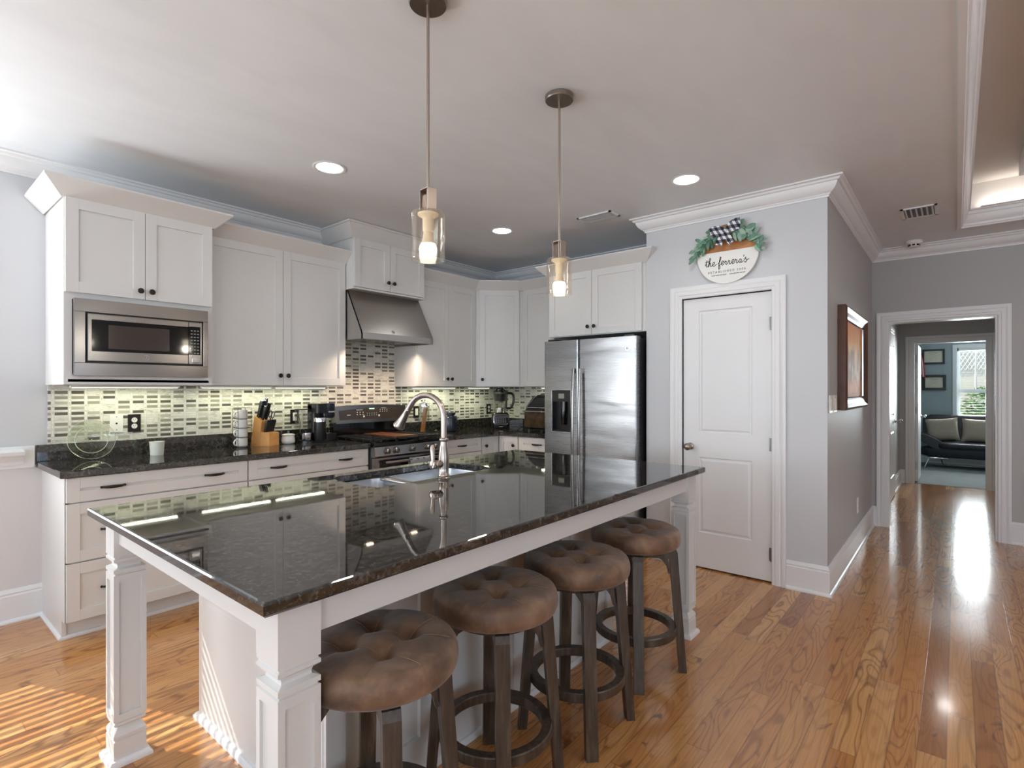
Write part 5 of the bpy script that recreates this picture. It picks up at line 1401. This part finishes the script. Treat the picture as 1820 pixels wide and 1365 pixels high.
# air fryer beside the refrigerator
af = thing('air_fryer', 'black air fryer oven with silver trimmed window beside the refrigerator', 'air fryer', (4.38, 3.18, CZ), -PI / 2)
m = MB(); m.skin([[(x, y, z) for x, y in rounded(-.19 + i, .19 - i, -.16 + i * 2 + j, .17 - i, .045)] for z, i, j in ((.030, .012, 0), (.045, .0, 0), (.20, .0, 0), (.26, .004, .02), (.34, .018, .07), (.375, .045, .12), (.385, .08, .14))]); m.build('shell', 'black', af, smooth=True, angle=50)
m = MB(); P = smoothline([(-.135, .245), (-.145, .262), (-.115, .345), (-.08, .368), (.10, .368), (.13, .34), (.145, .262), (.135, .245)], 5)
m.tube([(a.x, -.138 + (a.y - .26) * .95, a.y) for a in P], .005, 8, closed=True); m.build('window_trim', 'chrome', af, smooth=True)
m = MB(); m.box(-.165, .165, -.163, -.159, .052, .195, .001); m.build('door_window', 'amber', af)
m = MB(); m.tube([(-.175, -.168, .207), (-.17, -.172, .207), (.17, -.172, .207), (.175, -.168, .207)], .009, 10); m.build('handle', 'steel_x', af, smooth=True)
m = MB()
for a in (-.14, .14):
    for b in (-.11, .13): m.cyl((a, b, 0), (a, b, .032), .018, .014, n=12)
m.build('foot', 'black', af)
MB().box(-.205, -.185, -.02, .08, .10, .16, .004).build('side_vent', 'steel_y', af)

# added unseen lamps that brighten the tray ceiling and the passage
r = thing('added_tray_lamp', 'added unseen uplight bowl lamp that brightens the tray ceiling', 'ceiling light', (2.6, -1.95, CEIL + .34), 0)  # invented fixture; the bowl keeps its fill light off the hall walls
MB().lathe([(0, 0), (.07, 0), (.07, -.02), (.02, -.03), (.010, -.05), (.010, -.36), (0, -.36)], (0, 0, 0), 'z', 32, cap0=False, cap1=False).build('mount', 'nickel', r, smooth=True, angle=40)
MB().lathe([(0, -.36), (.10, -.35), (.20, -.31), (.26, -.25), (.25, -.25), (.19, -.30), (.10, -.34), (0, -.35)], (0, 0, 0), 'z', 40, cap0=False, cap1=False).build('bowl', 'ceramic', r, smooth=True)
d = bpy.data.lights.new('bowl_fill_light', 'SPOT'); d.energy = 260; d.color = (1, .97, .93); d.shadow_soft_size = .08; d.spot_size = math.radians(170); d.spot_blend = .3
o = bpy.data.objects.new('bowl_fill_light', d); o.parent = r; o.location = (0.03, 0, -.27); o.rotation_euler = (PI, 0, 0); COL.objects.link(o)
r = thing('added_cove_strip', 'added unseen light strip on the moulding ledge, brightening the far end of the tray ceiling', 'light', (tx1 - .06, -1.95, CEIL + .126), 0)  # invented strip, added on this side only to brighten the tray's end
MB().box(-.012, .012, -1.8, 1.8, 0, .006).build('strip', 'white', r)
d = bpy.data.lights.new('cove_fill_light', 'AREA'); d.shape = 'RECTANGLE'; d.size = .03; d.size_y = 3.6; d.energy = 7; d.color = (1, .93, .86)
o = bpy.data.objects.new('cove_fill_light', d); o.parent = r; o.location = (0, 0, .012); o.rotation_euler = (0, math.radians(180 + 35), 0); COL.objects.link(o)
downlight(8.2, .1, 'added unseen recessed light brightening the passage before the office door', z=2.45, e=22, vis=None, col=(1, .95, .88))  # added fill for the passage walls, hidden above the opening's header

# ================================================================== SIGN OVER THE PANTRY DOOR
sg = thing('welcome_sign', 'round wood and white name sign with greenery and checked bow above the pantry door', 'sign', (3.962, 1.272, 2.322), -PI / 2)
sg.rotation_euler = (math.radians(-2), 0, -PI / 2)
R_ = .215
def chord(zc_, upper_):
    P = []; a0 = math.asin(zc_ / R_); n = 40
    rng = (a0, PI - a0) if upper_ else (PI - a0, 2 * PI + a0)
    for k in range(n + 1): a = rng[0] + (rng[1] - rng[0]) * k / n; P.append((R_ * math.cos(a), R_ * math.sin(a)))
    return P
MB().prism(chord(.022, True), -.006, .006, 'xz').build('wood_panel', 'signwood', sg)
wp = MB().prism(chord(.020, False), -.008, .006, 'xz').build('white_panel', 'signwhite', sg)
# cursive lettering drawn as strokes
def strokes(lst, s_, ox, oz, r_):
    m = MB()
    for st in lst: m.tube([(ox + p.x * s_, -.0088, oz + p.y * s_) for p in smoothline([(a, b, 0) for a, b in st], 6)], r_, 6)
    return m
cur = []
def put(dx, *sts):
    for st in sts: cur.append([(a + dx, b) for a, b in st])
put(0, [(-.1, .35), (.15, .9), (.25, 1.5), (.12, .5), (.2, .05), (.45, .15), (.6, .45)], [(-.1, 1.05), (.6, 1.12)])
put(.6, [(-.0, .45), (.3, 1.2), (.38, 1.75), (.2, 1.7), (.08, .9), (.0, .0), (.15, .55), (.38, .75), (.42, .3), (.5, .03), (.8, .3)])
put(1.4, [(.0, .28), (.30, .42), (.46, .72), (.28, .88), (.06, .62), (.08, .18), (.30, .0), (.5, .1), (.9, .4)])
put(2.7, [(-.15, .35), (.2, .8), (.42, 1.6), (.28, 1.7), (.12, .9), (.0, -.3), (.05, -.75), (.25, -.5), (.18, .05), (.5, .25)])
put(3.2, [(.0, .25), (.30, .42), (.46, .72), (.28, .88), (.06, .62), (.08, .18), (.30, .0), (.6, .3)])
put(3.85, [(-.05, .3), (.15, .85), (.14, .72), (.38, .66), (.36, .55), (.30, .12), (.45, .02), (.7, .35)])
put(4.55, [(-.0, .35), (.15, .85), (.14, .72), (.38, .66), (.36, .55), (.30, .12), (.45, .02), (.75, .3)])
put(5.3, [(.0, .28), (.30, .42), (.46, .72), (.28, .88), (.06, .62), (.08, .18), (.30, .0), (.6, .3)])
put(5.95, [(-.05, .3), (.15, .85), (.14, .72), (.38, .66), (.36, .55), (.30, .12), (.45, .02), (.75, .4)])
put(6.75, [(.4, .6), (.2, .75), (.0, .4), (.15, .02), (.4, .3), (.42, .7), (.4, .15), (.55, .03), (.8, .3)])
put(7.65, [(.05, 1.5), (-.02, 1.15)])
put(7.8, [(-.15, .3), (.2, .9), (.25, 1.0), (.22, .7), (.42, .3), (.25, -.05), (-.05, .1)], [(.42, .3), (.9, .6)])
strokes(cur, .0350, -.152, -.080, .0024).build('script_lettering', 'ink', wp)
text_mesh('lettering', 'ESTABLISHED', .0215, 'ink', wp, (-.040, -.0088, -.126), (PI / 2, 0, 0), spacing=1.55)
text_mesh('lettering', '2006', .0215, 'ink', wp, (.100, -.0088, -.126), (PI / 2, 0, 0), spacing=1.55)
m = MB()
for s0 in (-.110, .020):
    for k in range(11):
        x = s0 + k * .0100; m.prism([(x, -.150), (x + .004, -.1455), (x + .008, -.150), (x + .004, -.1545)], -.0092, -.0082, 'xz')
m.build('arrow_border', 'ink', wp)
# eucalyptus spray
def leaves(name, mat, seed, n):
    m = MB(); rnd = random.Random(seed)
    for i in range(n):
        s_ = rnd.choice((-1, 1)); u = rnd.random()
        cx = s_ * (.035 + .185 * u); cz = .175 - .15 * u ** 1.5 + rnd.uniform(-.035, .035)
        if s_ < 0: cx -= .005; cz -= .010
        L = rnd.uniform(.046, .070); wd = L * rnd.uniform(.40, .52); ang_ = (math.radians(rnd.uniform(150, 290)) if s_ < 0 else math.radians(rnd.uniform(-110, 60)))
        y = -.020 - rnd.uniform(0, .03)
        m.T = Matrix.Translation((cx, y, cz)) @ Matrix.Rotation(-ang_, 4, 'Y') @ Matrix.Rotation(rnd.uniform(-.5, .5), 4, 'X')
        cols = []
        for k in range(7):
            t = k / 6; hw_ = wd / 2 * math.sin(PI * min(1, t * .94 + .03)) ** .7; bend = -.006 * math.sin(PI * t)
            cols.append([m.v((t * L, bend, hw_)), m.v((t * L, bend + .003, 0)), m.v((t * L, bend, -hw_))])
        for a, b in zip(cols, cols[1:]):
            m.face([a[0], a[1], b[1], b[0]]); m.face([a[1], a[2], b[2], b[1]])
    m.T = Matrix.Identity(4)
    return m.build(name, mat, sg, smooth=True, angle=80)
leaves('leaves', 'leaf', 21, 84); leaves('leaves', 'leaf2', 5, 40)
m = MB()
for s_ in (-1, 1): m.tube(smoothline([(0, -.02, .17), (s_ * .07, -.022, .165), (s_ * .15, -.022, .12), (s_ * .225, -.02, .03)], 5), .0022, 6)
m.build('stems', 'leaf', sg, smooth=True)
# bow
m = MB()
def ribbon(pts, w_, th=.002):
    P = [Vector(p) for p in smoothline(pts, 6)]; rings = []
    for i, p in enumerate(P):
        t = (P[min(i + 1, len(P) - 1)] - P[max(i - 1, 0)]).normalized(); s2 = Vector((0, -1, 0)).cross(t).normalized() if abs(t.y) < .95 else Vector((0, 0, 1))
        wv = w_ * (1 if not callable(w_) else 1)
        f = min(1, .35 + i / len(P) * 1.6) if True else 1
        rings.append([p + s2 * w_ / 2 * f + Vector((0, .004 * math.sin(i * 1.7), 0)), p + Vector((0, -.006 * f, 0)), p - s2 * w_ / 2 * f + Vector((0, .004 * math.cos(i * 1.3), 0)), p + Vector((0, th, 0))])
    m.skin(rings)
ribbon([(0, -.05, .155), (-.03, -.065, .165), (-.075, -.07, .168), (-.105, -.06, .160)], .055)
ribbon([(0, -.05, .150), (-.03, -.055, .145), (-.07, -.06, .138), (-.10, -.055, .130)], .040)
ribbon([(0, -.05, .155), (.03, -.065, .175), (.075, -.07, .195), (.105, -.06, .20)], .060)
ribbon([(0, -.05, .150), (.04, -.058, .155), (.08, -.06, .168), (.10, -.055, .172)], .042)
ribbon([(0, -.05, .15), (-.015, -.058, .12), (-.035, -.06, .085), (-.045, -.055, .055)], .046)
ribbon([(0, -.05, .15), (.015, -.058, .12), (.030, -.06, .085), (.050, -.055, .060)], .046)
m.lathe([(0, -.012), (.014, -.010), (.018, 0), (.014, .010), (0, .012)], (0, -.058, .152), 'x', 12, cap0=False, cap1=False)
m.build('bow', 'check', sg, smooth=True, angle=60)

# ================================================================== HALL THINGS
pt = thing('framed_painting', 'orange abstract painting in a wide brown wooden frame on the hall wall', 'painting', (4.36, HY, 1.195), 0)
w, hh = 1.15, .745
m = MB()
def fr_ring(i, d): return [(i, -d, i), (w - i, -d, i), (w - i, -d, hh - i), (i, -d, hh - i)]
m.skin([fr_ring(0, .001), fr_ring(0, .050), (fr_ring(.018, .060)), fr_ring(.045, .045), fr_ring(.070, .038), fr_ring(.085, .030)], cap0=True, cap1=False); m.build('frame', 'brownframe', pt)
m = MB(); m.skin([fr_ring(.082, .031), fr_ring(.090, .034), fr_ring(.096, .024)], cap0=False, cap1=False); m.build('inner_slip', 'chrome', pt)
MB().box(.094, w - .094, -.026, -.020, .094, hh - .094).build('canvas', 'painting', pt)
plate('light_switch', 'white double rocker switch plate left of its twin beside the hall painting', 'switch', 4.085, 1.245, 'white', 'rocker', 'hall', w=.125)
plate('light_switch', 'white double rocker switch plate nearest the frame of the hall painting', 'switch', 4.245, 1.245, 'white', 'rocker', 'hall', w=.125)
plate('wall_outlet', 'white outlet plate low on the hall wall above the baseboard', 'outlet', 5.335, .365, 'white', 'duplex', 'hall', w=.08, h=.13)
pf = thing('picture_frame', 'dark blue framed picture on the right wall of the passage', 'picture', (8.3, hr, 1.35), PI)
MB().box(-.30, .30, -.030, -.0005, -.02, .58, .003).build('frame', 'navy', pf); MB().box(-.27, .27, -.031, -.029, .01, .55).build('print', 'office', pf)

# ================================================================== OFFICE
def diploma(y0, y1, z0, z1, label, mat_w=.04):
    r = thing('framed_diploma', label, 'diploma', (OWX, y1, z0), -PI / 2, 'framed diplomas on the office wall'); w = y1 - y0; h_ = z1 - z0; f = mat_w
    m = MB(); 
    for a in ((0, f, 0, h_), (w - f, w, 0, h_), (f, w - f, 0, f), (f, w - f, h_ - f, h_)): m.box(a[0], a[1], -.025, -.0005, a[2], a[3], .003)
    m.build('frame', 'black', r)
    p = MB().box(f, w - f, -.010, -.0006, f, h_ - f).build('certificate', 'paper', r)
    m = MB(); rnd = random.Random(3)
    for k, (a, b, t) in enumerate(((.25, .75, .006), (.35, .65, .002), (.2, .8, .002), (.3, .7, .002), (.4, .6, .002), (.2, .4, .0015), (.6, .8, .0015))):
        z = f + (h_ - 2 * f) * (.80 - .1 * k if k < 6 else .30); m.box(f + (w - 2 * f) * a, f + (w - 2 * f) * b, -.0106, -.0098, z, z + t)
    m.build('print_lines', 'darkgrey', p)
diploma(.163, .485, 1.802, 2.070, 'cream certificate in a black frame, upper of the two on the office wall', .03)
diploma(.144, .487, 1.325, 1.604, 'cream certificate in a wide black frame, lower of the two on the office wall', .045)
fl = thing('flag', 'small furled red and white striped flag hanging beside the office certificates', 'flag', (12.33, .485, 1.50), 0)
m = MB(); m.tube([(.07, .0, .12), (.0, .0, .12)], .008, 8); m.tube([(0, .03, .0), (0, .0, .50)], .006, 8); m.build('pole', 'black', fl, smooth=True)
for k in range(5):
    y = -.02 + .012 * k; m = MB(); m.tube([(-.01, .012 + y * .2, .47), (-.015, .0 + y, .30), (-.02, -.01 + y * 1.3, .05 + .02 * k)], [.005, .012, .013], 8); m.build('stripe', 'red' if k % 2 == 0 else 'white', fl, smooth=True)
hp = thing('hanging_jacket', 'dark garment hanging on the office wall beside the flag', 'jacket', (12.31, .565, 1.30), 0)
m = MB(); m.cyl((.09, .02, .66), (-.01, .02, .66), .012, n=8); m.tube([(0, .02, .66), (0, .02, .58), (0, .03, .40), (0, .04, .16), (0, .04, .05)], [.01, .05, .075, .07, .05], 12); m.build('cloth', 'sofabase', hp, smooth=True)

sf = thing('leather_sofa', 'black leather futon sofa with chrome legs under the office window', 'sofa', (11.55, .50, 0), -PI / 2)
L = 1.75
def pad(m, x0, x1, prof, n=10, puff=.02, r_=.06):
    """prof: closed (y,z) outline; ends rounded inwards"""
    cy = sum(p[0] for p in prof) / len(prof); cz = sum(p[1] for p in prof) / len(prof); rings = []
    for k in range(n + 1):
        u = k / n; e = min(u, 1 - u) * (x1 - x0); s_ = 1 - .35 * max(0, 1 - e / r_) ** 2
        rings.append([(x0 + (x1 - x0) * u, cy + (a - cy) * s_, cz + (b - cz) * s_) for a, b in prof])
    m.skin(rings)
m = MB(); pad(m, .02, L, [(.02, .19), (.0, .26), (.01, .34), (.06, .345), (.60, .345), (.62, .19)], 14); m.build('base', 'sofabase', sf, smooth=True, angle=60)
m = MB(); sp3 = smoothline([(-.01, .34), (-.02, .39), (.01, .435), (.30, .45), (.56, .44), (.58, .36), (.50, .34), (.20, .335)][:: 1] if False else [(-.01, .34, 0), (-.025, .39, 0), (.01, .435, 0), (.30, .45, 0), (.56, .44, 0), (.58, .36, 0)], 4)
pad(m, .22, L - .02, [(p.x, p.y) for p in sp3], 16); m.build('seat', 'leatherblk', sf, smooth=True, angle=60)
m = MB(); bp_ = smoothline([(.46, .42, 0), (.52, .60, 0), (.60, .85, 0), (.66, .885, 0), (.72, .86, 0), (.68, .60, 0), (.62, .40, 0)], 4); pad(m, .03, L, [(p.x, p.y) for p in bp_], 16); m.build('backrest', 'leatherblk', sf, smooth=True, angle=60)
m = MB()  # rolled arm rising at the left end
sec = smoothline([(.46, .33, 0), (.26, .31, 0), (.02, .44, 0), (-.05, .52, 0), (-.045, .575, 0), (.02, .59, 0), (.14, .55, 0), (.30, .46, 0)], 4)
rings = []
for k in range(9):
    y = .02 + .52 * k / 8; s_ = 1 - .12 * abs(k - 4) / 4 ** 1.0; rings.append([(.2 + (p.x - .2) * s_, y, .43 + (p.y - .43) * s_) for p in sec])
m.skin(rings); m.build('arm', 'leatherblk', sf, smooth=True, angle=60)
for x in (.05, L - .40):
    m = MB(); m.box(x, x + .34, .045, .07, .165, .182, .003); m.cyl((x + .09, .057, .17), (x + .03, .03, .005), .010, n=10); m.cyl((x + .25, .057, .17), (x + .27, .57, .005), .010, n=10); m.build('leg', 'chrome', sf, smooth=True, angle=40)
def cushion(x, label, tilt, rot=0):
    r = thing('cushion', label, 'cushion', (0, 0, 0), 0, 'beige cushions on the sofa')
    r.matrix_world = Matrix.Translation((11.55, .50, 0)) @ Matrix.Rotation(-PI / 2, 4, 'Z') @ Matrix.Translation((x, .36, .64)) @ Matrix.Rotation(rot, 4, 'Y') @ Matrix.Rotation(math.radians(-tilt), 4, 'X')
    m = MB(); n = 14; g = []
    for s_ in (-1, 1):
        G = []
        for i in range(n + 1):
            row = []
            for j in range(n + 1):
                u, v = i / n * 2 - 1, j / n * 2 - 1; pin = 1 - .07 * (1 - abs(u)) ** 0 * (u * u) * 0
                cx_ = u * .225 * (1 - .07 * (1 - v * v)) ; cz_ = v * .205 * (1 - .07 * (1 - u * u))
                th = .065 * max(0, (1 - u ** 4) * (1 - v ** 4)) ** .6
                row.append(m.v((cx_, s_ * th, cz_)))
            G.append(row)
        for i in range(n):
            for j in range(n): m.face([G[i][j], G[i + 1][j], G[i + 1][j + 1], G[i][j + 1]])
    bmesh.ops.remove_doubles(m.bm, verts=m.bm.verts, dist=.0002)
    m.build('cover', 'pillow', r, smooth=True, angle=80)
cushion(.31, 'beige square cushion near the arm of the black sofa', 18, math.radians(-6)); cushion(.79, 'beige square cushion under the window, partly behind the door casing', 16, math.radians(2))
